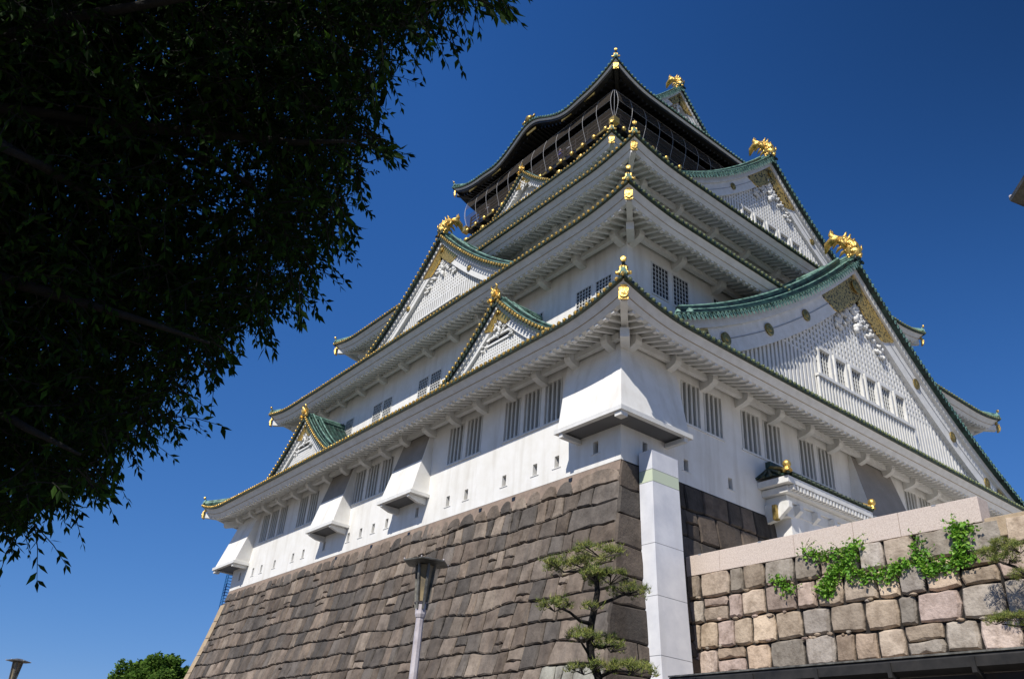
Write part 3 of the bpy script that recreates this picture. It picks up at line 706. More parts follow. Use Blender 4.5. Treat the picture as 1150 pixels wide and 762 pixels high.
    for sg in (-1, 1):
        K = 20; rows = []
        for q in range(K+1):
            f = q/K; d = sg*fretlen*f; n_ = norm(d if abs(d) > .01 else sg*.01)
            ta = .345*s_; tb = ta+bw*(1.32-.25*f-.10*abs(sin(f*13)))*(1 if f < .9 else max(.15, (1-f)*8))
            a_ = [d-n_.x*ta, prof(abs(d))-n_.y*ta]; b_ = [d-n_.x*tb, prof(abs(d))-n_.y*tb]
            if a_[0]*sg < 0: a_ = [0, prof(0)-ta/n_.y]
            if b_[0]*sg < 0: b_ = [0, prof(0)-tb/n_.y]
            rows.append([G(a_[0], .135*s_-.03, a_[1]), G(b_[0], .135*s_-.03, b_[1]), G(b_[0], .2, b_[1])])
        s.grid(rows)
    s.build('apex_fretwork', fretm, root, recalc=False)
    def disc(d, z_, r_, w_, m='brass', nm='gold_boss'):
        s = MB(); s.lathe(Vector(G(d, w_, z_)), -inward, [(0, r_), (.05, r_), (.07, r_*.8), (.07, r_*.45), (.10, r_*.3), (.11, 0)], 14); s.build(nm, m, root)
    n0 = prof(0); disc(0, n0-(.34*s_+bw*.55)/max(norm(.01).y, .4), .30*s_*max(bw, .6), .05 if big else .02)
    for sg in (-1, 1):
        for j in range(ndisc):
            d = sg*(fretlen+ (hw*.93-fretlen)*(j+.65)/(ndisc+.3)); n_ = norm(d); t_ = .34*s_+bw*.47
            disc(d-n_.x*t_, prof(abs(d))-n_.y*t_, .24*bw+.03, .13*s_)
    if big:   # fretwork at the feet of the boards
        s = MB()
        for sg in (-1, 1):
            rows = []
            for q in range(8):
                f = q/7; d = sg*hw*(.86+.13*f); n_ = norm(d); ta = .35*s_; tb = ta+bw*(.35+.65*f)
                rows.append([G(d-n_.x*ta, .10, prof(abs(d))-n_.y*ta), G(d-n_.x*tb, .10, prof(abs(d))-n_.y*tb)])
            s.grid(rows)
        s.build('foot_fretwork', fretm, root, recalc=False)
    # carved white pendant below the apex
    s = MB(); rr = random.Random(11); z0 = n0-(.34*s_+bw)*1.30
    for j in range(int(80 if big else 30)):
        f = rr.random(); sgn = rr.choice((-1, 1)); d = sgn*f*f*1.9*s_; zz = z0-.55*s_-abs(d)*.95+rr.uniform(-.35, .35)*s_
        s.tube([G(d, wi-.16, zz), G(d+sgn*.12*s_, wi-.24, zz-.10*s_), G(d+sgn*.22*s_, wi-.22, zz+.02*s_), G(d+sgn*.16*s_, wi-.16, zz+.12*s_)], [.06*s_, .10*s_, .07*s_, .03*s_], 5)
    for j in range(14): s.blob(G(rr.uniform(-.45, .45)*s_*(1-j/20), wi-.24, z0-.2*s_-j*.12*s_), (.15*s_, .13*s_, .17*s_), j+40, 7, 4, .7)
    s.build('carved_pendant', 'trim', root, smooth=True)
    # lattice
    if lattice:
        s = MB(); hz = MB(); sp = .27*max(.6, s_) ; n = int(hw/sp)
        def ztop(d): n_ = norm(d if abs(d) > .05 else .05); return prof(abs(d))-(.34*s_+bw*.9)/n_.y
        for j in range(-n, n+1):
            d = j*sp; zt_ = ztop(d)
            if zt_ < zb+.1: continue
            segs = [(zb-.3, zt_)]
            for (u0, u1, z0_, z1_) in (wins or [])+( [slot] if slot else []):
                if u0-.15 < d < u1+.15: segs = [(p, q) for p, q in ((zb-.3, z0_-.1), (z1_+.1, zt_)) if q > p]; 
            for p, q in segs: s.fbox(G, d-.075*s_, d+.075*s_, wi-.13, wi-.01, p, q)
        z_ = zb+.2
        while z_ < n0:
            e = 0
            while e < hw and ztop(e) > z_: e += .1
            if e > .3:
                spans = [(-e, e)]
                for (u0, u1, z0_, z1_) in (wins or [])+([slot] if slot else []):
                    if z0_-.12 < z_ < z1_+.12: spans = [(-e, (wins or [slot])[0][0]-.1), ((wins or [slot])[-1][1]+.1, e)]; break
                lowhalf = big and z_ < zb+2.2
                if not lowhalf:
                    for p, q in spans:
                        if q > p: hz.fbox(G, p, q, wi-.12, wi-.03, z_-.05*s_, z_+.05*s_)
            z_ += .27*max(.6, s_)
        s.build('lattice_bars', 'trim', root)
        if hz.f: hz.build('lattice_rails', 'trim', root)
    for (u0, u1, z0_, z1_) in (wins or []):
        f = MB(); f.fbox(G, u0-.12, u1+.12, wi-.22, wi-.03, z0_-.16, z0_); f.fbox(G, u0-.12, u1+.12, wi-.22, wi-.03, z1_, z1_+.14)
        f.fbox(G, u0-.12, u0, wi-.22, wi-.03, z0_+.001, z1_-.001); f.fbox(G, u1, u1+.12, wi-.22, wi-.03, z0_+.001, z1_-.001); f.build('window_frame', 'trim', root)
        s = MB(); s.fbox(G, u0, u1, wi-.03, wi-.006, z0_, z1_); s.build('window_pane', 'dark', root)
        s = MB()
        for j in range(1, 4): q = u0+(u1-u0)*j/4; s.fbox(G, q-.03, q+.03, wi-.10, wi-.06, z0_, z1_)
        for j in range(1, 6): q = z0_+(z1_-z0_)*j/6; s.fbox(G, u0, u1, wi-.058, wi-.04, q-.025, q+.025)
        s.build('window_grille', 'bar', root)
    if wins and len(wins) > 3:
        u0, u1 = wins[0][0]-.5, wins[-1][1]+.5; z0_ = wins[0][2]
        s = MB(); s.fbox(G, u0, u1, wi-.34, wi-.14, z0_-.30, z0_-.17); s.fbox(G, u0, u1, wi-.30, wi-.14, zb-.1, zb+.08)
        q = u0+.1
        while q < u1: s.fbox(G, q-.05, q+.05, wi-.28, wi-.18, zb+.081, z0_-.301); q += .26
        s.build('window_balustrade', 'trim', root)
    if slot:
        u0, u1, z0_, z1_ = slot; s = MB(); s.fbox(G, u0, u1, wi-.10, wi-.02, z0_, z1_); s.build('slot_opening', 'dark', root)
        s = MB(); s.fbox(G, u0-.1, u1+.1, wi-.2, wi-.02, z1_+.001, z1_+.1); s.fbox(G, u0-.1, u1+.1, wi-.2, wi-.02, z0_-.1, z0_-.001); s.build('slot_frame', 'trim', root)
    if fishk: oni(root, G(0, over-.05, zt+.02), inward, fishk*.8, 'tile'); fish(root, G(0, over+.42, zt+.45*s_), inward, fishk)
    elif maskk: oni(root, G(0, over-.1, zt+.0), inward, maskk)
    return root
GL = lambda v, c: (lambda d, w, z: (v+w, c+d, z))
GR = lambda v, c: (lambda d, w, z: (c+d, v+w, z))
def P1(a): return 15.95-.90*a+.0165*a*a
R1W = [(12.95+i*1.32-CX-.55, 12.95+i*1.32-CX+.32, 8.05, 9.3) for i in range(6)]
R1W = [(-4.0+i*1.38, -4.0+i*1.38+.88, 8.0, 9.35) for i in range(6)]
gable(GR(-.9, CX), -.9, CX, P1, 15.0, 5.2, 6.35, s_=1.15, rake='green', fishk=1.18, wins=R1W, bw=1.15, name='great_gable', fretlen=3.6, wallin=.55)
def P3(a): return 26.15-.98*a+.028*a*a
R3W = [(-3.0+i*1.22, -3.0+i*1.22+.8, 20.0, 20.95) for i in range(5)]
gable(GR(3.45, CX), 3.45, CX, P3, 9.6, 6.4, 18.9, s_=.95, rake='green', fishk=1.08, wins=R3W, bw=.8, name='upper_gable', fretlen=2.6, wallin=.45, ndisc=2)
def P2(a): return 19.8-1.04*a+.032*a*a
gable(GL(2.0, CY), 2.0, CY, P2, 8.2, 7.0, 13.4, s_=.85, rake='gold', fishk=1.0, slot=(-2.0, 2.2, 14.35, 14.8), bw=.62, name='great_gable', fretlen=2.0, fretm='gold', wallin=.5, ndisc=2)
def Ps(a): return 9.72-1.05*a+.055*a*a
for c in (7.7, 27.3):
    gable(GL(-.35, c), -.35, c, Ps, 4.3, 3.0, 6.2, s_=.6, big=False, rake='gold', slot=(-.75, .75, 7.75, 8.0), bw=.36, name='small_gable', fretlen=1.1, fretm='gold', maskk=.95, wallin=.38, ndisc=0, tilew=.28)
def P4(a): return 28.3-1.12*a+.085*a*a
gable(GL(7.75, 17.3), 7.75, 17.3, P4, 3.0, 2.2, 25.7, s_=.5, big=False, rake='gold', bw=.28, name='small_gable', fretlen=.9, fretm='gold', maskk=.8, wallin=.3, ndisc=0, lattice=False, tilew=.28)

# ------------------------------------------------------------------ top storey and balcony
s = MB(); s.box(10.4, W2-10.4, 10.9, H2-10.9, 26.3, 32.9); s.build('wall', 'brown', T, label='black lacquered wall of the top storey')
bal = MB(); bal.box(8.95, W2-8.95, 9.45, H2-9.45, 28.2, 28.5); bal = bal.build('balcony', 'black', T)
s = MB(); s.box(9.3, W2-9.3, 9.8, H2-9.8, 27.6, 28.199); s.build('balcony_beam', 'black', bal)
for k in range(15):
    y = 9.9+k*(H2-19.8)/14
    s = MB(); s.bar((8.62, y, 27.95), (9.6, y, 27.95), .22, .26); s.build('joist', 'black', bal)
    s = MB(); s.blob((8.60, y, 27.95), (.13, .17, .17), k, 8, 5, .1); s.build('joist_cap', 'gold', bal, smooth=True)
    if k % 2 == 0: s = MB(); s.blob((8.9, y+.5, 27.45), (.16, .24, .18), k, 8, 5, .25); s.build('bracket_cap', 'gold', bal, smooth=True)
for k in range(12):
    x = 9.5+k*(W2-19)/11
    s = MB(); s.bar((x, 9.1, 27.95), (x, 10.2, 27.95), .22, .26); s.build('joist', 'black', bal)
    s = MB(); s.blob((x, 9.08, 27.95), (.17, .13, .17), k, 8, 5, .1); s.build('joist_cap', 'gold', bal, smooth=True)
for x, y in ((8.85, 9.35), (8.85, H2-9.35), (W2-8.85, 9.35)):
    s = MB(); s.box(x-.24, x+.24, y-.24, y+.24, 28.12, 28.58); s.build('corner_fitting', 'gold', bal)
rl = MB()
for z_ in (28.85, 29.2, 29.5):
    for p, q in (((9.05, 9.55), (9.05, H2-9.55)), ((9.05, 9.55), (W2-9.05, 9.55)), ((W2-9.05, 9.55), (W2-9.05, H2-9.55))): rl.bar((*p, z_), (*q, z_), .07, .08)
rl.build('railing', 'brown', bal)
rp = MB(); n = 14
for k in range(n): y = 9.6+k*(H2-19.2)/(n-1); rp.box(9.0, 9.1, y-.05, y+.05, 28.5, 29.6)
for k in range(13): x = 9.6+k*(W2-19.2)/12; rp.box(x-.05, x+.05, 9.5, 9.6, 28.5, 29.6)
rp.build('railing_posts', 'brown', bal)
for k in range(8):
    y = 10.6+k*2.0; s = MB(); s.fbox(FL(8.93), y-.45, y+.45, -.02, .01, 28.26, 28.44); s.build('edge_fitting', 'brass', bal)
# corner cranes of gilt on the top walls
for (x, y) in ((10.33, 12.0), (10.33, 14.6)):
    s = MB(); s.blob((x-.05, y, 29.0), (.06, .5, .35), 4, 8, 5, .5); s.build('gilt_relief', 'brass', T)
# safety net frame: bowed poles, wires, thin netting
net = thing('balcony_net', 'bowed steel poles and fine netting round the top balcony', 'safety net', (CX, CY, 28.5))
poles = MB(); 
def bow(o, t): return .46*sin(pi*min(1, t*1.05))**1.0
def netpt(side, u, t):   # t 0 floor .. 1 eave
    z_ = 28.45+t*2.75; w_ = bow(0, 1-t*.92)*(.95)*.8
    if side == 0: return (8.9-w_, u, z_)
    return (u, 9.4-w_, z_)
for side, u0, u1, nn in ((0, 9.4, H2-9.4, 13), (1, 8.9, W2-8.9, 13)):
    for k in range(nn):
        u = u0+(u1-u0)*k/(nn-1)
        s = MB(); s.tube([netpt(side, u, t/10) for t in range(11)], .013, 5); s.build('pole', 'wire', net)
    for t in (.02, .36, .60, .98):
        s = MB(); s.tube([netpt(side, u0, t), netpt(side, u1, t)], .010, 4); s.build('wire', 'wire', net)
    for t0, t1 in ((.02, .36), (.60, .98)):
        s = MB(); s.grid([[netpt(side, u, t0+(t1-t0)*q/4) for q in range(5)] for u in (u0, u1)]); s.build('netting', 'net', net, recalc=False)
for cx_, cy_ in ((8.9, 9.4), (8.9, H2-9.4)):
    sg = -1 if cy_ < 20 else 1
    for ang in (.5,):
        dx_, dy_ = -cos(ang*pi/2), sg*sin(ang*pi/2)
        s = MB(); s.tube([(cx_+dx_*bow(0, 1-t/10*.92)*.76, cy_+dy_*bow(0, 1-t/10*.92)*.76, 28.45+t/10*2.75) for t in range(11)], .013, 5); s.build('pole', 'wire', net)

# top roof: karahafu eave in front, hip-and-gable with the ridge along Y
A5, B5 = 7.85, 8.25
r5, ze5, sd5 = skirt(5, (A5, B5), 31.62, (11.0, 11.0), 34.0, .95, dark=True, kara=(17.2, 2.35, 1.55))
def P5(a): return 37.75-1.22*a+.055*a*a
gable(GR(10.4, CX), 10.4, CX, P5, 5.4, H2-20.8, 33.4, s_=.7, big=False, rake='green', bw=.5, name='top_gable', fretlen=1.5, fishk=.95, wallin=.5, ndisc=1, lattice=False)
s = MB(); s.lathe((0, 0, 0), (0, 0, 1), [(0, .1), (.1, .1)]); 
s = MB(); c = Vector((A5-.05, 17.2, 33.25))
s.blob(c+Vector((0, 0, .2)), (.2, .35, .28), 6, 9, 6, .3)
for sg in (-1, 1): s.tube([c+Vector((0, .3*sg, .1)), c+Vector((0, .62*sg, .05)), c+Vector((0, .7*sg, .22))], [.12, .1, .05], 6)
s.build('karahafu_crest', 'brass', r5, smooth=True)
for y, z_ in ((17.2, 32.35), (13.3, 31.0), (21.2, 31.0), (11.0, 31.2), (24.2, 31.2)):
    s = MB(); s.fbox(FL(A5+.32), y-.5, y+.5, -.06, .0, z_-.02, z_+.2); s.build('eave_fitting', 'brass', r5)
fish_dir = Vector((0, -1, 0)); fish(r5, (CX, H2-10.9, 38.1), fish_dir, .95)

# ------------------------------------------------------------------ people on the balcony
def person(x, y, shirt, label, lean=0.0, arm=.3, h=1.66):
    root = thing('person', label, 'person', (x, y, 28.5)); z = 28.5
    V = []; E = []; R = []
    def v(px, py, pz, r): V.append((px, py, pz)); R.append(r); return len(V)-1
    pel = v(x, y, z+.92, .13); sp = v(x-lean*.5, y, z+1.15, .125); ch = v(x-lean, y, z+1.34, .15); nk = v(x-lean*1.1, y, z+1.46, .055); hd = v(x-lean*1.2, y, z+1.56, .095); hp = v(x-lean*1.2, y, z+h, .08)
    E += [(pel, sp), (sp, ch), (ch, nk), (nk, hd), (hd, hp)]
    for sg in (-1, 1):
        hip = v(x, y+.10*sg, z+.86, .10); kn = v(x-.03, y+.11*sg, z+.48, .065); an = v(x, y+.11*sg, z+.09, .045); to = v(x-.14, y+.12*sg, z+.05, .04)
        shd = v(x-lean, y+.19*sg, z+1.37, .06); el = v(x-lean-.08, y+.26*sg, z+1.12, .042); ha = v(x-lean-arm, y+.20*sg, z+1.10, .035)
        E += [(pel, hip), (hip, kn), (kn, an), (an, to), (ch, shd), (shd, el), (el, ha)]
    me = D.meshes.new('body'); o_ = ORG[root.name]
    me.from_pydata([(a-o_.x, b-o_.y, c+ZO-o_.z) for a, b, c in V], E, []); ob = D.objects.new('body', me); COL.objects.link(ob); ob.parent = root
    m = ob.modifiers.new('skin', 'SKIN'); me.skin_vertices.new() if not me.skin_vertices else None
    for i, r in enumerate(R): me.skin_vertices[0].data[i].radius = (r, r)
    me.skin_vertices[0].data[0].use_root = True
    ob.modifiers.new('sub', 'SUBSURF').levels = 1; me.materials.append(M['skin'])
    s = MB(); s.tube([(x, y, z+.90), (x-lean*.5, y, z+1.12), (x-lean, y, z+1.32), (x-lean, y, z+1.44)], [.165, .165, .20, .11], 10, sq=(1.15, .85))
    for sg in (-1, 1): s.tube([(x-lean, y+.17*sg, z+1.39), (x-lean-.06, y+.25*sg, z+1.20)], [.09, .07], 8)
    s.build('shirt', shirt, root, smooth=True)
    s = MB(); s.blob((x-lean*1.2+.02, y, z+h-.04), (.105, .10, .10), 3, 8, 6, .1); s.build('hair', 'hair', root, smooth=True)
person(9.45, 15.2, 'shirt1', 'person in a blue violet top leaning on the top balcony rail', .1)
person(9.45, 14.3, 'shirt2', 'person in a pale grey top beside the blue violet one on the balcony', .05, h=1.7)
person(9.45, 23.6, 'shirt2', 'person in a grey top near the far left end of the top balcony', .08, h=1.6)

# ------------------------------------------------------------------ entrance porch roof on the right face
por = thing('entrance_porch', 'white entrance porch with a small tiled roof and gold balls on the right wall', 'porch', (11, -.75, -3.6))
s = MB(); s.box(8.75, 13.3, -.85, -.005, -3.6, .46); s.build('wall', 'white', por)
px0, px1, py0 = 7.85, 14.05, -1.5
s = MB()
s.add([(px0, 0, 1.45), (px0, py0, 1.30), (px1, py0, 1.30), (px1, 0, 1.45), (px0+.9, 0, 2.1), (px1-.9, 0, 2.1)], [(0, 1, 4), (1, 2, 5, 4), (2, 3, 5)]); rf = s.build('roof', 'tile', por)
s = MB()
n = 20
for j in range(n+1):
    x = px0+(px1-px0)*j/n; s.tube([(x, py0-.03, 1.38), (min(max(x, px0+.9), px1-.9), -.02, 2.16)], .07, 6)
for j in range(5): y = py0*j/4; s.tube([(px0-.04, y, 1.40+.04*j/4), (px0+.9, 0, 2.12)], .07, 6)
s.build('tile_ribs', 'capdark', rf)
s = MB(); s.tube([(px0+.9, -.05, 2.16), (px0-.02, py0, 1.45)], .11, 6); s.tube([(px1-.9, -.05, 2.16), (px1, py0, 1.45)], .11, 6); s.build('hip_ridge', 'brass', rf)
s = MB(); s.box(px0+.7, px1-.7, -.25, -.01, 2.1, 2.35); s.build('ridge', 'tile', rf)
for x in (px0+.02, px1): s = MB(); s.blob((x, py0+.03, 1.72), .17, 0, 12, 8, 0); s.build('gold_ball', 'gold', rf, smooth=True)
s = MB(); s.tube([(px0, py0, 1.42), (px0, py0+.02, 1.62)], [.2, .1], 8); s.tube([(px1, py0, 1.42), (px1, py0+.02, 1.62)], [.12, .08], 8); s.build('ball_stand', 'gold', rf)
s = MB(); e = .0
for z0, z1, i_ in ((1.02, 1.28, .04), (.72, .98, .28), (.45, .70, .52)):
    s.box(px0+i_, px1-i_, py0+i_, -.01, z0, z1)
s.build('cornice', 'trim', por)
s = MB()
for j in range(24): x = px0+.45+(px1-px0-.9)*j/23; s.box(x-.06, x+.06, py0+.06, py0+.27, .80, 1.0)
s.build('rafter_tips', 'trim', por)
s = MB(); s.box(px0+.75, px1-.75, py0+.62, -.01, .0, .44); s.box(px0+.6, px0+1.0, -.9, -.01, -.15, .44); s.build('beam', 'trim', por)
for x in (8.25, 9.0, 10.2, 11.4, 12.6): s = MB(); s.prism([(x, -.01, .4), (x, py0+.35, .4), (x, py0+.35, .15), (x, -.6, -.25), (x, -.01, -.35)], (.22, 0, 0)); s.build('bracket_arm', 'trim', por)
s = MB(); s.box(8.1, 8.35, -.62, -.45, -.3, .3); s.build('gold_fitting', 'brass', por)

# ------------------------------------------------------------------ white panelled duct on the base
duct = thing('panelled_duct', 'tall white panelled duct standing against the castle base corner', 'duct', (.9, -1.2, -ZO))
hs_ = [(.42, .0), (-.32, 0), (-.78, .0), (-3.0, -.28), (-4.75, -.42), (-6.6, -.62), (-8.6, -1.0), (-ZO, -1.9)]
def dsec(z_, k): # section corners at height z
    h = max(0, -z_); yf = -.72-.072*h-.004*h*h; x0 = .82-.062*h-.0012*h*h; x1 = x0+1.36+.012*h
    return [(x0, yf, z_), (x1, yf+.0, z_+.0), (x1, yf+.62, z_), (x0, yf+.62, z_)]
for i in range(len(hs_)-1):
    a = dsec(hs_[i][0], 0); b = dsec(hs_[i+1][0], 0); b = [(p[0], p[1], p[2]+.018) for p in b]
    if i == 0: a = [(p[0], p[1], p[2]) for p in a]
    s = MB(); s.hexa(b+a); s.build('panel', 'greenband' if i == 1 else 'panel', duct, label='pale green band panel' if i == 1 else None)
s = MB()
for i in range(1, len(hs_)-1):
    a = dsec(hs_[i][0], 0); q = [(p[0]+(.012 if j in (0, 3) else -.012), p[1]+(.012 if j < 2 else 0), p[2]) for j, p in enumerate(a)]
    s.hexa([(p[0], p[1], p[2]-.012) for p in q]+[(p[0], p[1], p[2]+.03) for p in q])
s.build('seam', 'seam', duct)

# ------------------------------------------------------------------ terrace with retaining wall, coping
RX_ = 2.8; ZT = -3.58; YE = -26.0
ret = thing('retaining_wall', 'pink and tan granite block wall of the terrace under the pale coping', 'stone wall', (RX_, -12, -ZO))
bat = lambda h: .03*h
SF = lambda u, h, o: (RX_-bat(h)-o, -u, ZT-h)
ppal = [(0.50, 0.39, 0.29), (0.44, 0.35, 0.26), (0.56, 0.43, 0.30), (0.40, 0.345, 0.28), (0.50, 0.38, 0.32), (0.55, 0.47, 0.38), (0.38, 0.32, 0.25), (0.56, 0.44, 0.36), (0.45, 0.39, 0.33), (0.40, 0.31, 0.22), (0.50, 0.37, 0.26), (0.52, 0.39, 0.31)]
s = MB(); wallof(s, SF, lambda h: (.35, 26), 0.0, ZO+ZT, 0.78, .82, .022, .055, ppal, 21, split=.10, tilt=.07, wav=.05)
s.build('block_facing', 'pink', ret)
s = MB(); rnd = random.Random(4)   # small wedge stones in the joints
for j in range(130):
    u = rnd.uniform(.6, 16); h = (rnd.randint(1, 8))*(ZO+ZT)/11+rnd.uniform(-.05, .05); s.cur = tuple(Vector(rnd.choice(ppal))*rnd.uniform(.6, 1))
    s.blob(SF(u, h, .03), (.07, rnd.uniform(.05, .12), .05), j, 6, 4, .4)
s.build('wedge_stones', 'pink', ret)
s = MB(); s.box(RX_+.13, RX_+2.0, YE, -.4, -ZO, ZT-.02)
s.hexa([(RX_-.03*(ZO+ZT)+.09, YE, -ZO), (RX_+.13, YE, -ZO), (RX_+.13, -.35, -ZO), (RX_-.03*(ZO+ZT)+.09, -.35, -ZO), (RX_+.09, YE, ZT-.02), (RX_+.13, YE, ZT-.02), (RX_+.13, -.35, ZT-.02), (RX_+.09, -.35, ZT-.02)])
s.build('joint_backing', 'stonegap', ret)
cj = [-.42, -1.87, -4.75, -6.76, -8.18, -10.41]
for a, b in zip(cj[:-1], cj[1:]):
    s = MB(); s.box(RX_-.03, RX_+.55, b+.006, a-.006, ZT-.04, -2.93); o = s.build('coping_block', 'coping', ret)
    bv = o.modifiers.new('bevel', 'BEVEL'); bv.width = .012; bv.segments = 2
s = MB()
for y in (-1.05, -3.5, -6.32-.02, -9.23): s.box(RX_-.035, RX_+.555, y-.06, y+.06, -2.965, -2.925)
s.build('coping_notch', 'seam', ret)
for k in range(8):
    a = -10.46-k*1.9; s = MB(); s.box(RX_-.05, RX_+.8, a-1.88, a, ZT-.50, ZT+.02); o = s.build('lower_coping_block', 'tancope', ret); bv = o.modifiers.new('bevel', 'BEVEL'); bv.width = .02; bv.segments = 2
g = MB(); g.box(RX_+.6, 60, -40, -.6, ZT-.8, ZT-.05); tag(g.build('terrace', 'terrace'), kind='structure')
g = MB()

# ------------------------------------------------------------------ plants
def leaves(mb, c, n, spread, size, cols, rnd, droop=.3, asp=.36, dirn=None):
    for _ in range(n):
        p = c+Vector((rnd.gauss(0, spread[0]), rnd.gauss(0, spread[1]), rnd.gauss(0, spread[2])))
        d = Vector((rnd.uniform(-1, 1), rnd.uniform(-1, 1), rnd.uniform(-1, .4)-droop)).normalized()
        if dirn: d = (d+dirn).normalized()
        leaf(mb, p, d, size*rnd.uniform(.7, 1.25), asp, cols, rnd)
def leaf(mb, p, d, L, asp, cols, rnd):
    e = d.cross(Vector((rnd.uniform(-1, 1), rnd.uniform(-1, 1), rnd.uniform(-1, 1)))).normalized(); n = d.cross(e)
    w_ = L*asp*.5; mb.cur = rnd.choice(cols)
    mb.add([p, p+d*L*.4+e*w_+n*w_*.3, p+d*L, p+d*L*.4-e*w_+n*w_*.3], [(0, 1, 2), (0, 2, 3)]); mb.cur = None
# ivy over the retaining wall
def ivy(pts, label, seed, n=60):
    rnd = random.Random(seed); b = on_x(*pts[0], RX_-.1); root = thing('ivy', label, 'ivy', (b.x, b.y, b.z), 'ivy hanging on the retaining wall')
    cols = [(0.18, 0.42, 0.04), (0.24, 0.50, 0.05), (0.12, 0.30, 0.035), (0.32, 0.55, 0.07)]
    lv = MB(); st = MB(); P = [on_x(x, y, RX_-.12) for x, y in pts]; st.tube(P, .012, 5)
    for i in range(len(P)-1):
        for k in range(int(n*2.2)):
            t = rnd.random(); c = P[i].lerp(P[i+1], t)+Vector((rnd.uniform(-.10, .02), 0, 0)); q = rnd.random()
            c += Vector((0, rnd.gauss(0, .13), rnd.gauss(0, .10)))
            leaf(lv, c, Vector((rnd.uniform(-.8, .1), rnd.uniform(-1, 1), rnd.uniform(-1, .5))).normalized(), rnd.uniform(.08, .15), .75, cols, rnd)
    for k in range(int(n/6)):  # wandering shoots
        p = rnd.choice(P); dy, dz = rnd.uniform(-.5, .5), rnd.uniform(.1, .4); Q = [p, p+Vector((-.02, dy*.5, dz*.7)), p+Vector((-.04, dy, dz))]; st.tube(Q, .006, 4)
        for j in range(9): t = j/8; c = p+Vector((-.03, dy*t, dz*t)); leaf(lv, c, Vector((-.3, rnd.uniform(-1, 1), rnd.uniform(-1, 1))).normalized(), .07, .6, cols, rnd)
    lv.build('foliage', 'ivy', root, recalc=False); st.build('stem', 'bark', root)
ivy([(903, 620), (925, 624), (945, 620)], 'small upper left ivy tuft hugging the coping edge', 1, 40)
ivy([(960, 606), (955, 625), (940, 640), (930, 655), (928, 668)], 'long hanging ivy strand that drops lowest down the pink wall', 2, 75)
ivy([(948, 642), (975, 646), (1000, 645), (1018, 632)], 'broad bushy middle ivy spreading sideways across the joints', 3, 62)
ivy([(1030, 608), (1034, 628), (1045, 642), (1056, 636)], 'short ivy below the middle of the coping', 4, 42)
ivy([(1075, 590), (1079, 606), (1080, 624), (1062, 634), (1095, 628)], 'bright upright ivy beside the end of the pale coping', 5, 45)
ivy([(1092, 590), (1070, 592)], 'thin ivy shoot along the bottom of the last pale coping block', 6, 26)
ivy([(872, 648), (880, 656), (888, 664)], 'tiny lone ivy sprig low on the left of the pink wall', 7, 26)
# needle pads
def pad(mb, c, rx, ry, rz, n, rnd, L=.105, cols=None):
    cols = cols or [(0.17, 0.22, 0.04), (0.26, 0.30, 0.06), (0.11, 0.16, 0.03), (0.33, 0.34, 0.08)]
    n = int(n*.62); tufts = [(rnd.uniform(0, 6.28), sqrt(rnd.random())) for _ in range(max(5, n//9))]
    for _ in range(n):
        a, r = rnd.choice(tufts); p = c+Vector((cos(a)*r*rx+rnd.gauss(0, .045), sin(a)*r*ry+rnd.gauss(0, .045), rz*(1-r*r)*.55+rnd.gauss(0, .035)))
        mb.cur = rnd.choice(cols)
        for k in range(7):
            d = Vector((rnd.gauss(0, .55), rnd.gauss(0, .55), rnd.uniform(.25, 1.1))).normalized(); e = d.cross(Vector((rnd.random()-.5, rnd.random()-.5, .1))).normalized()*.0045
            q = p+d*L*rnd.uniform(.7, 1.2); mb.add([p-e, p+e, q], [(0, 1, 2)])
        mb.cur = None
def pine(name, label, cat, base, limbs, trunk, pads, seed, group=None):
    rnd = random.Random(seed); root = thing(name, label, cat, base, group)
    s = MB(); s.tube(trunk[0], trunk[1], 9); s.build('trunk', 'bark', root, smooth=True)
    for P, r in limbs: s = MB(); s.tube(P, r, 7); s.build('branch', 'bark', root, smooth=True)
    for c, rx, ry, rz, n in pads:
        s = MB(); pad(s, c, rx, ry, rz, n, rnd); 
        for k in range(10):
            a = rnd.uniform(0, 6.28); s.cur = (.05, .04, .03); s.bar(c+Vector((0, 0, -.06)), c+Vector((cos(a)*rx*.8, sin(a)*ry*.8, rz*.15)), .012, .012); s.cur = None
        s.build('needle_pad', 'needle', root, recalc=False)
DP = 15.0
def pp(x, y, dd=0): return at(x, y, DP+dd)
tr = [pp(671, 775), pp(672, 760), pp(664, 738), pp(662, 722), pp(664, 700), pp(668, 680), pp(671, 664), pp(670, 652), pp(668, 642), pp(672, 630)]
b0 = tr[0]; trunk = ([(b0.x-.1, b0.y+.2, -ZO), (b0.x+.15, b0.y, -11), (b0.x-.1, b0.y, -10)]+tr, [.14, .12, .10, .078, .072, .068, .062, .060, .056, .050, .042, .034, .026])
limbs = [([tr[7], pp(664, 648, .1), pp(650, 641, .2), pp(632, 642, .3)], [.04, .035, .025, .012]), ([tr[4], pp(652, 697, -.1), pp(640, 687, -.3), pp(624, 680, -.4)], [.04, .03, .022, .012]),
         ([tr[5], pp(684, 674, .1), pp(698, 668, .2), pp(716, 664, .3)], [.035, .03, .022, .012]), ([tr[3], pp(675, 727, .2), pp(690, 724, .2)], [.035, .025, .012]),
         ([tr[1], pp(690, 752, -.1), pp(712, 754, -.2)], [.035, .025, .012]), ([tr[2], pp(655, 724, -.1), pp(650, 716, -.2)], [.03, .02, .012]), ([tr[8], pp(680, 640, .1), pp(686, 648, .2)], [.03, .025, .015])]
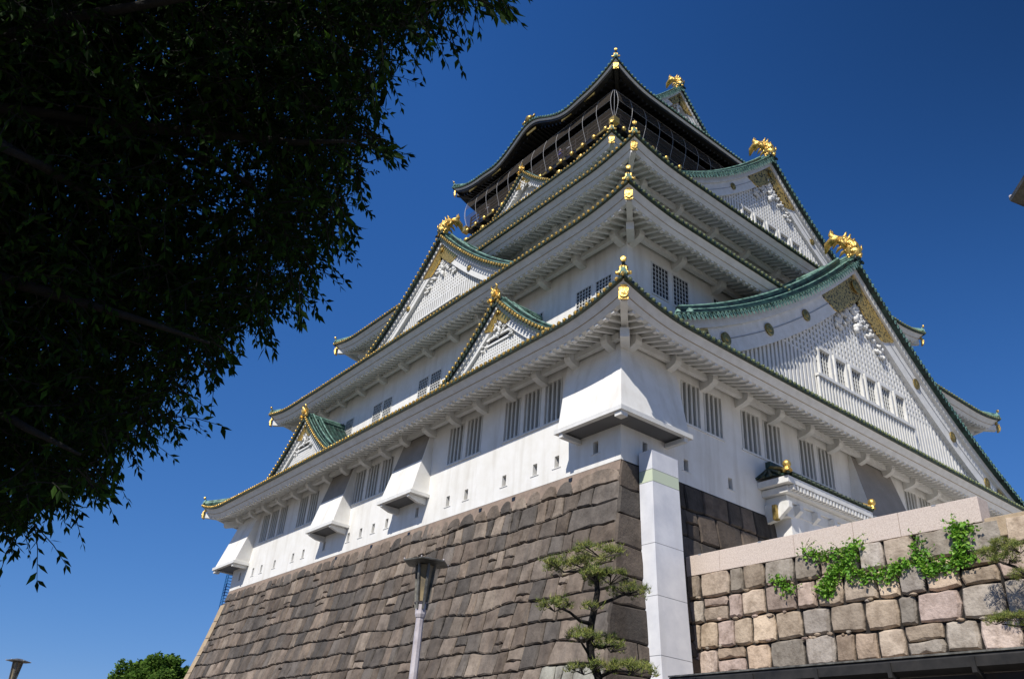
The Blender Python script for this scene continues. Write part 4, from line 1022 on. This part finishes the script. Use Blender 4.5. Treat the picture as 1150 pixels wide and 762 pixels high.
pads = [(pp(675, 622), .52, .42, .24, 420), (pp(634, 638, .3), .48, .45, .24, 380), (pp(656, 634, .1), .30, .35, .18, 200), (pp(685, 652, .2), .42, .42, .26, 380), (pp(668, 648, -.1), .22, .22, .2, 160),
        (pp(706, 665, .3), .36, .36, .16, 260), (pp(623, 682, -.4), .24, .24, .15, 130), (pp(632, 679, -.3), .16, .2, .12, 80), (pp(666, 682, -.2), .15, .15, .10, 60), (pp(656, 717, -.2), .26, .26, .2, 210),
        (pp(686, 728, .2), .34, .34, .15, 260), (pp(685, 716, .3), .1, .1, .08, 40), (pp(710, 753, -.2), .48, .40, .17, 400), (pp(656, 753, .1), .26, .26, .14, 170), (pp(668, 748, -.2), .16, .16, .1, 70)]
pine('pine_tree', 'small crooked pine with flat needle pads in front of the stone base corner', 'pine tree', (b0.x-.1, b0.y+.2, -ZO), limbs, trunk, pads, 8)
q0 = on_x(1190, 640, 1.6); tr2 = [Vector((q0.x-.2, q0.y-.6, -ZO)), Vector((q0.x, q0.y-.4, -9)), Vector((q0.x-.1, q0.y-.1, -7)), on_x(1175, 660, 1.6), on_x(1165, 620, 1.6)]
lb = [([tr2[3], on_x(1140, 636, 1.7), on_x(1115, 628, 1.9)], [.06, .04, .015]), ([tr2[2], on_x(1160, 705, 1.5), on_x(1125, 700, 1.6)], [.05, .035, .015])]
pd2 = [(on_x(1112, 622, 1.9), .34, .3, .2, 260), (on_x(1132, 630, 1.7), .40, .35, .25, 380), (on_x(1128, 612, 1.8), .35, .3, .2, 280), (on_x(1146, 618, 1.6), .4, .35, .28, 380), (on_x(1150, 645, 1.5), .3, .3, .15, 200), (on_x(1118, 698, 1.6), .3, .25, .14, 220), (on_x(1140, 694, 1.5), .4, .35, .18, 380), (on_x(1152, 702, 1.5), .3, .3, .15, 200)]
pine('pine_tree', 'dark pine at the right edge whose branches reach in front of the pink wall', 'pine tree', (tr2[0].x, tr2[0].y, -ZO), lb, (tr2, [.16, .14, .11, .08, .03]), pd2, 9)

# distant round tree behind the far left corner
def roundtree(base, c, R, n, label, seed, size=.5, nm='tree'):
    rnd = random.Random(seed); root = thing(nm, label, 'tree', base); s = MB(); c = Vector(c)
    s.tube([base, Vector(base).lerp(c, .6), c], [.45, .35, .15], 9)
    for k in range(8): a = rnd.uniform(0, 6.28); s.tube([Vector(base).lerp(c, .6), c+Vector((cos(a)*R*.6, sin(a)*R*.6, rnd.uniform(-.2, .5)*R))], [.2, .05], 6)
    s.build('trunk', 'bark', root)
    cols = [(0.10, 0.20, 0.03), (0.15, 0.27, 0.04), (0.07, 0.14, 0.025), (0.20, 0.32, 0.06)]; s = MB(); cl = []
    for k in range(60):
        a = rnd.uniform(0, 6.28); zz = rnd.uniform(-.5, 1); r = sqrt(max(0, 1-zz*zz))*rnd.uniform(.6, 1.25); cl.append(c+Vector((cos(a)*r*R*1.15, sin(a)*r*R*1.15, zz*R*rnd.uniform(.5, .8))))
    for k in range(n):
        q = rnd.choice(cl); d = Vector((rnd.gauss(0, 1), rnd.gauss(0, 1), rnd.gauss(0, .7))).normalized()*rnd.uniform(.55, 1.05)*R*.26
        leaf(s, q+d, Vector((rnd.uniform(-1, 1), rnd.uniform(-1, 1), rnd.uniform(-.8, .5))).normalized(), size*rnd.uniform(.6, 1.3), .7, cols, rnd)
    s.build('crown', 'leaf', root, recalc=False)
p = at(184, 764, 95); roundtree((p.x, p.y, -ZO), (p.x, p.y, p.z-.6), 3.3, 15000, 'bright green round treetop beyond the far left foot of the stone base', 31, .38)

# ------------------------------------------------------------------ overhanging tree, upper left
def inpoly(x, y, P):
    r = False; j = len(P)-1
    for i in range(len(P)):
        if (P[i][1] > y) != (P[j][1] > y) and x < (P[j][0]-P[i][0])*(y-P[i][1])/(P[j][1]-P[i][1])+P[i][0]: r = not r
        j = i
    return r
SIL = [(-260, -200), (560, -200), (560, -20), (500, 12), (492, 40), (462, 30), (440, 52), (425, 95), (410, 130), (415, 165), (408, 205), (385, 240), (378, 262), (350, 300), (330, 335), (300, 352), (262, 372), (240, 402), (212, 425), (200, 455), (178, 482), (130, 500), (124, 540), (66, 560), (40, 588), (-260, 600)]
HOLES = [(170, 130, 30), (275, 172, 26), (262, 200, 20), (65, 165, 18), (20, 95, 18), (118, 205, 16), (245, 225, 15), (160, 40, 10), (190, 345, 16), (60, 500, 14), (105, 510, 12), (150, 412, 10), (222, 90, 10), (90, 60, 8), (130, 265, 9)]
otr = thing('shade_tree', 'dark leafy tree branches hanging over the upper left of the view', 'tree', (-24.5, -10.5, -ZO))
rnd = random.Random(77)
tb = Vector((-24.5, -10.5, -ZO)); crotch = Vector((-24.0, -11.2, -8.2)); s = MB()
s.tube([tb, tb+Vector((.1, -.2, 2.2)), crotch], [.42, .34, .28], 12); s.build('trunk', 'bark', otr, smooth=True)
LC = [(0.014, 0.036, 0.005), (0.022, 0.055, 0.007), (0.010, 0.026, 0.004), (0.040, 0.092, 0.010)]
lv = MB(); tw = MB(); nodes = []
def spray(c, d, L, rnd, ls=.085, n=9, twig=True):
    """thin twig with leaves in two ranks"""
    d = d.normalized(); p = c; side = d.cross(Vector((rnd.uniform(-1, 1), rnd.uniform(-1, 1), rnd.uniform(-.3, .3)))).normalized(); P = [c]
    for k in range(n):
        d = (d+Vector((0, 0, -.07))+Vector((rnd.gauss(0, .05),)*3)).normalized(); p = p+d*L/n; P.append(p)
        sg = 1 if k % 2 else -1; ld = (side*sg*.8+d*.7+Vector((0, 0, -.55))+Vector((rnd.gauss(0, .2), rnd.gauss(0, .2), rnd.gauss(0, .2)))).normalized()
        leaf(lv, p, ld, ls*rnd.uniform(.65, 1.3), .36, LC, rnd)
    leaf(lv, p, d, ls, .36, LC, rnd)
    if twig: tw.cur = None; tw.tube([P[0], P[len(P)//2], P[-1]], [.005, .004, .002], 3, cap=False)
shade = []
def okpt(x, y):
    if not inpoly(x, y, SIL): return False
    for hx, hy, hr in HOLES:
        if (x-hx)**2+(y-hy)**2 < (hr*rnd.uniform(.6, 1.1))**2: return False
    return True
cnt = 0
while cnt < 14500:
    x = rnd.uniform(-150, 580); y = rnd.uniform(-120, 600)
    if not okpt(x, y): continue
    # clumpy density
    v = noise.noise((x/55, y/42, 3.3))
    if v < -.30 and rnd.random() < .45: continue
    dist = rnd.uniform(6.3, 11.0); c = at(x, y, dist); L = rnd.uniform(.28, .5)
    d = Vector((rnd.uniform(-1, 1), rnd.uniform(-1, 1), rnd.uniform(-.7, .25))); e = c+d.normalized()*L; ex, ey, ez = pix(e)
    if not inpoly(ex, ey, SIL) and not (rnd.random() < .35): continue
    spray(c, d, L, rnd); shade.append(c); cnt += 1
# hanging rim sprays
RIM = [(505, 2, 60, -2), (535, -2, 45, 8), (560, -4, 22, 18), (440, 60, -5, 30), (455, 30, 28, 25), (415, 95, 8, 40), (408, 150, 30, 12), (420, 160, 35, 18), (400, 165, 40, -4), (400, 200, 15, 30), (385, 230, 12, 40), (375, 250, -2, 40), (350, 290, 8, 30), (335, 320, 10, 40),
       (300, 345, 0, 30), (240, 395, 30, 0), (225, 385, 35, 20), (228, 408, 14, 16), (205, 440, 20, 12), (190, 470, 12, 18), (125, 500, 10, 40), (110, 540, 20, 8), (95, 545, 25, 12), (60, 548, 14, 6), (30, 562, 6, 5), (165, 475, 14, 20), (480, 20, 5, 30)]
for x, y, ux, uy in RIM:
    for k in range(6):
        dd = rnd.uniform(5.8, 7.4); c = at(x+rnd.uniform(-14, 4), y+rnd.uniform(-22, 0), dd); e = at(x+ux*rnd.uniform(.6, 1.15)+rnd.uniform(-5, 5), y+uy*rnd.uniform(.6, 1.1)+rnd.uniform(-4, 4), dd+rnd.uniform(-.1, .1))
        d = e-c; spray(c, d, d.length, rnd, n=max(4, int(d.length/.04)))
# the crown above, outside the view, that keeps these branches in shade
cnt = 0
while cnt < 2900:
    c = rnd.choice(shade)+SUN*rnd.uniform(.4, 5.5)+Vector((rnd.gauss(0, .5), rnd.gauss(0, .5), rnd.gauss(0, .4)))
    px_, py_, pz_ = pix(c)
    if pz_ > .3 and not inpoly(px_, py_, SIL) and -40 < px_ < 1190 and -60 < py_ < 800: continue
    if pz_ > .2 and inpoly(px_, py_, SIL) and pz_ < 6.0: continue
    if (c-Vector((CAM.x, CAM.y, CAM.z-ZO))).length < 2.0 or c.z < -10.6: continue
    spray(c, Vector((rnd.uniform(-1, 1), rnd.uniform(-1, 1), rnd.uniform(-.6, .3))), rnd.uniform(.4, .7), rnd, ls=.16, n=8, twig=False); cnt += 1
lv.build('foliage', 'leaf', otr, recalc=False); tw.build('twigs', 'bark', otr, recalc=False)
for P in ([(-60, 150, 7), (0, 122, 6.6), (60, 128, 6.6), (130, 140, 6.8), (200, 168, 7.2)], [(-40, 160, 7), (0, 162, 6.2), (50, 188, 6.3), (100, 220, 6.6), (160, 240, 7)],
          [(-60, 60, 7), (80, 20, 6.5), (250, -10, 6.2), (420, -10, 6)], [(130, 140, 6.8), (230, 150, 6.8), (330, 160, 6.4), (400, 158, 6)], [(200, 168, 7.2), (240, 180, 7), (290, 215, 6.8)],
          [(-40, 300, 6.6), (60, 330, 6.4), (160, 360, 6.2), (235, 385, 5.8)], [(-40, 440, 6.8), (30, 480, 6.3), (90, 510, 6)]):
    pts = [crotch, crotch.lerp(at(*P[0]), .55)+Vector((0, 0, .2))]+[at(*q) for q in P]; n = len(pts)
    s = MB(); s.tube(pts, [.075-.065*i/(n-1) for i in range(n)], 7); s.build('branch', 'bark', otr, smooth=True)

# ------------------------------------------------------------------ street lamps
def lamp(label):
    root = thing('street_lamp', label, 'street lamp', (0, 0, -ZO), 'hexagonal hatted path lamps'); ZL = 4.0
    def V(z_): return z_-ZO
    s = MB(); s.tube([(0, 0, V(0)), (0, 0, V(ZL))], [.072, .06], 8); s.build('pole', 'post', root)
    s = MB(); s.tube([(0, 0, V(0)), (0, 0, V(.35))], [.13, .11], 8); s.build('pole_base', 'lampmetal', root)
    s = MB(); s.tube([(0, 0, V(ZL)), (0, 0, V(ZL+.05)), (0, 0, V(ZL+.2)), (0, 0, V(ZL+.22))], [.07, .085, .085, .12], 8); s.build('collar', 'post', root)
    s = MB(); hx = lambda r, z_: [(r*cos(k*pi/3), r*sin(k*pi/3), V(z_)) for k in range(6)]
    s.add(hx(.075, ZL+.24)+hx(.135, ZL+.78), [(k, (k+1) % 6, 6+(k+1) % 6, 6+k) for k in range(6)]); s.build('lamp_glass', 'lampglass', root)
    for k in range(6):
        s = MB(); a = (.085*cos(k*pi/3), .085*sin(k*pi/3), V(ZL+.12)); b = (.15*cos(k*pi/3), .15*sin(k*pi/3), V(ZL+.80)); s.bar(a, b, .035, .035); s.build('glazing_bar', 'lampmetal', root)
    s = MB(); s.tube([(0, 0, V(ZL+.79)), (0, 0, V(ZL+.81)), (0, 0, V(ZL+.83)), (0, 0, V(ZL+.90))], [.18, .37, .375, .10], 6); s.build('hat', 'lampmetal', root)
    s = MB()
    for k in range(6): s.blob((.36*cos(k*pi/3+pi/6), .36*sin(k*pi/3+pi/6), V(ZL+.84)), .014, k, 6, 4, .0)
    s.build('hat_rivets', 'post', root)
    return root
def copytree(o, loc, label):
    r = o.copy(); COL.objects.link(r); r.location = loc; r['label'] = label
    for ch in list(o.children):
        c = ch.copy(); COL.objects.link(c); c.parent = r
    return r
l1 = lamp('grey lilac street lamp with flat hexagonal hat in front of the stone base')
q = at(479, 630, 13.7); l1.location = (q.x, q.y, 0); l1.rotation_euler = (0, 0, .25); top1 = q.z+ZO
k = top1/4.85; l1.scale = (1, 1, k)
q = at(21, 741, 33); l2 = copytree(l1, (q.x, q.y, 0), 'distant street lamp head low at the left edge against the sky'); l2.scale = (1, 1, (q.z+ZO)/4.85)
q = at(1213, 196, 6.0); l3 = copytree(l1, (q.x, q.y, 0), 'tip of a lamp hat poking in at the right edge against the sky'); l3.scale = (1, 1, (q.z+ZO)/4.85)

# ------------------------------------------------------------------ shelter with gutter, lower right
sh = thing('shelter', 'low shelter roof with a dark metal gutter along the bottom right', 'shelter', (-8.2, -15.5, -ZO))
X0 = -10.0; ya, yb = -22.0, -10.95
s = MB(); s.hexa([(X0, ya, -9.34), (-6.4, ya, -9.02), (-6.4, yb, -9.02), (X0, yb, -9.34), (X0, ya, -9.24), (-6.4, ya, -8.92), (-6.4, yb, -8.92), (X0, yb, -9.24)]); s.build('roof', 'canopy', sh)
s = MB()
prof_ = [(0, -.0), (-.16, 0), (-.17, -.03), (-.16, -.13), (-.06, -.17), (0, -.17)]
s.prism([(X0+a, yb, -9.17+b) for a, b in prof_], (0, ya-yb, 0)); s.build('gutter', 'metal', sh)
s = MB(); s.box(X0-.185, X0-.02, ya, yb, -9.165, -9.145); s.build('gutter_lip', 'lampmetal', sh)
s = MB(); s.box(X0+.005, X0+.12, ya, yb, -9.62, -9.35); s.build('fascia', 'brown', sh)
for k in range(11):
    y = yb-.5-k*.95; s = MB(); s.prism([(X0-.19, y, -9.2), (X0-.17, y, -9.36), (X0-.02, y, -9.42), (X0-.0, y, -9.2)], (0, .05, 0)); s.build('gutter_bracket', 'metal', sh)
for k in range(3):
    for x in (X0+.3, -6.8):
        y = yb-.6-k*4.8; s = MB(); s.box(x-.07, x+.07, y-.07, y+.07, -ZO, -9.3); s.build('post', 'metal', sh)

# ------------------------------------------------------------------ blue ladder frame at the far left
ld = thing('steel_ladder', 'narrow blue steel ladder frame rising behind the far left corner of the base', 'ladder', (.1, 37.3, -5.0))
s = MB(); L0, L1 = on_x(258, 640, .25), on_x(244, 700, .1); sd4 = [Vector((0, 0, 0)), Vector((.0, .34, 0)), Vector((.5, 0, 0)), Vector((.5, .34, 0))]
for o_ in sd4: s.bar(L1+o_, L0+o_, .06, .06, (1, 0, 0))
s.build('rail', 'ladder', ld); s = MB()
for k in range(18):
    p = L1.lerp(L0, (k+.5)/18)
    s.bar(p, p+sd4[1], .04, .04); s.bar(p, p+sd4[2], .04, .04)
s.build('rung', 'ladder', ld)
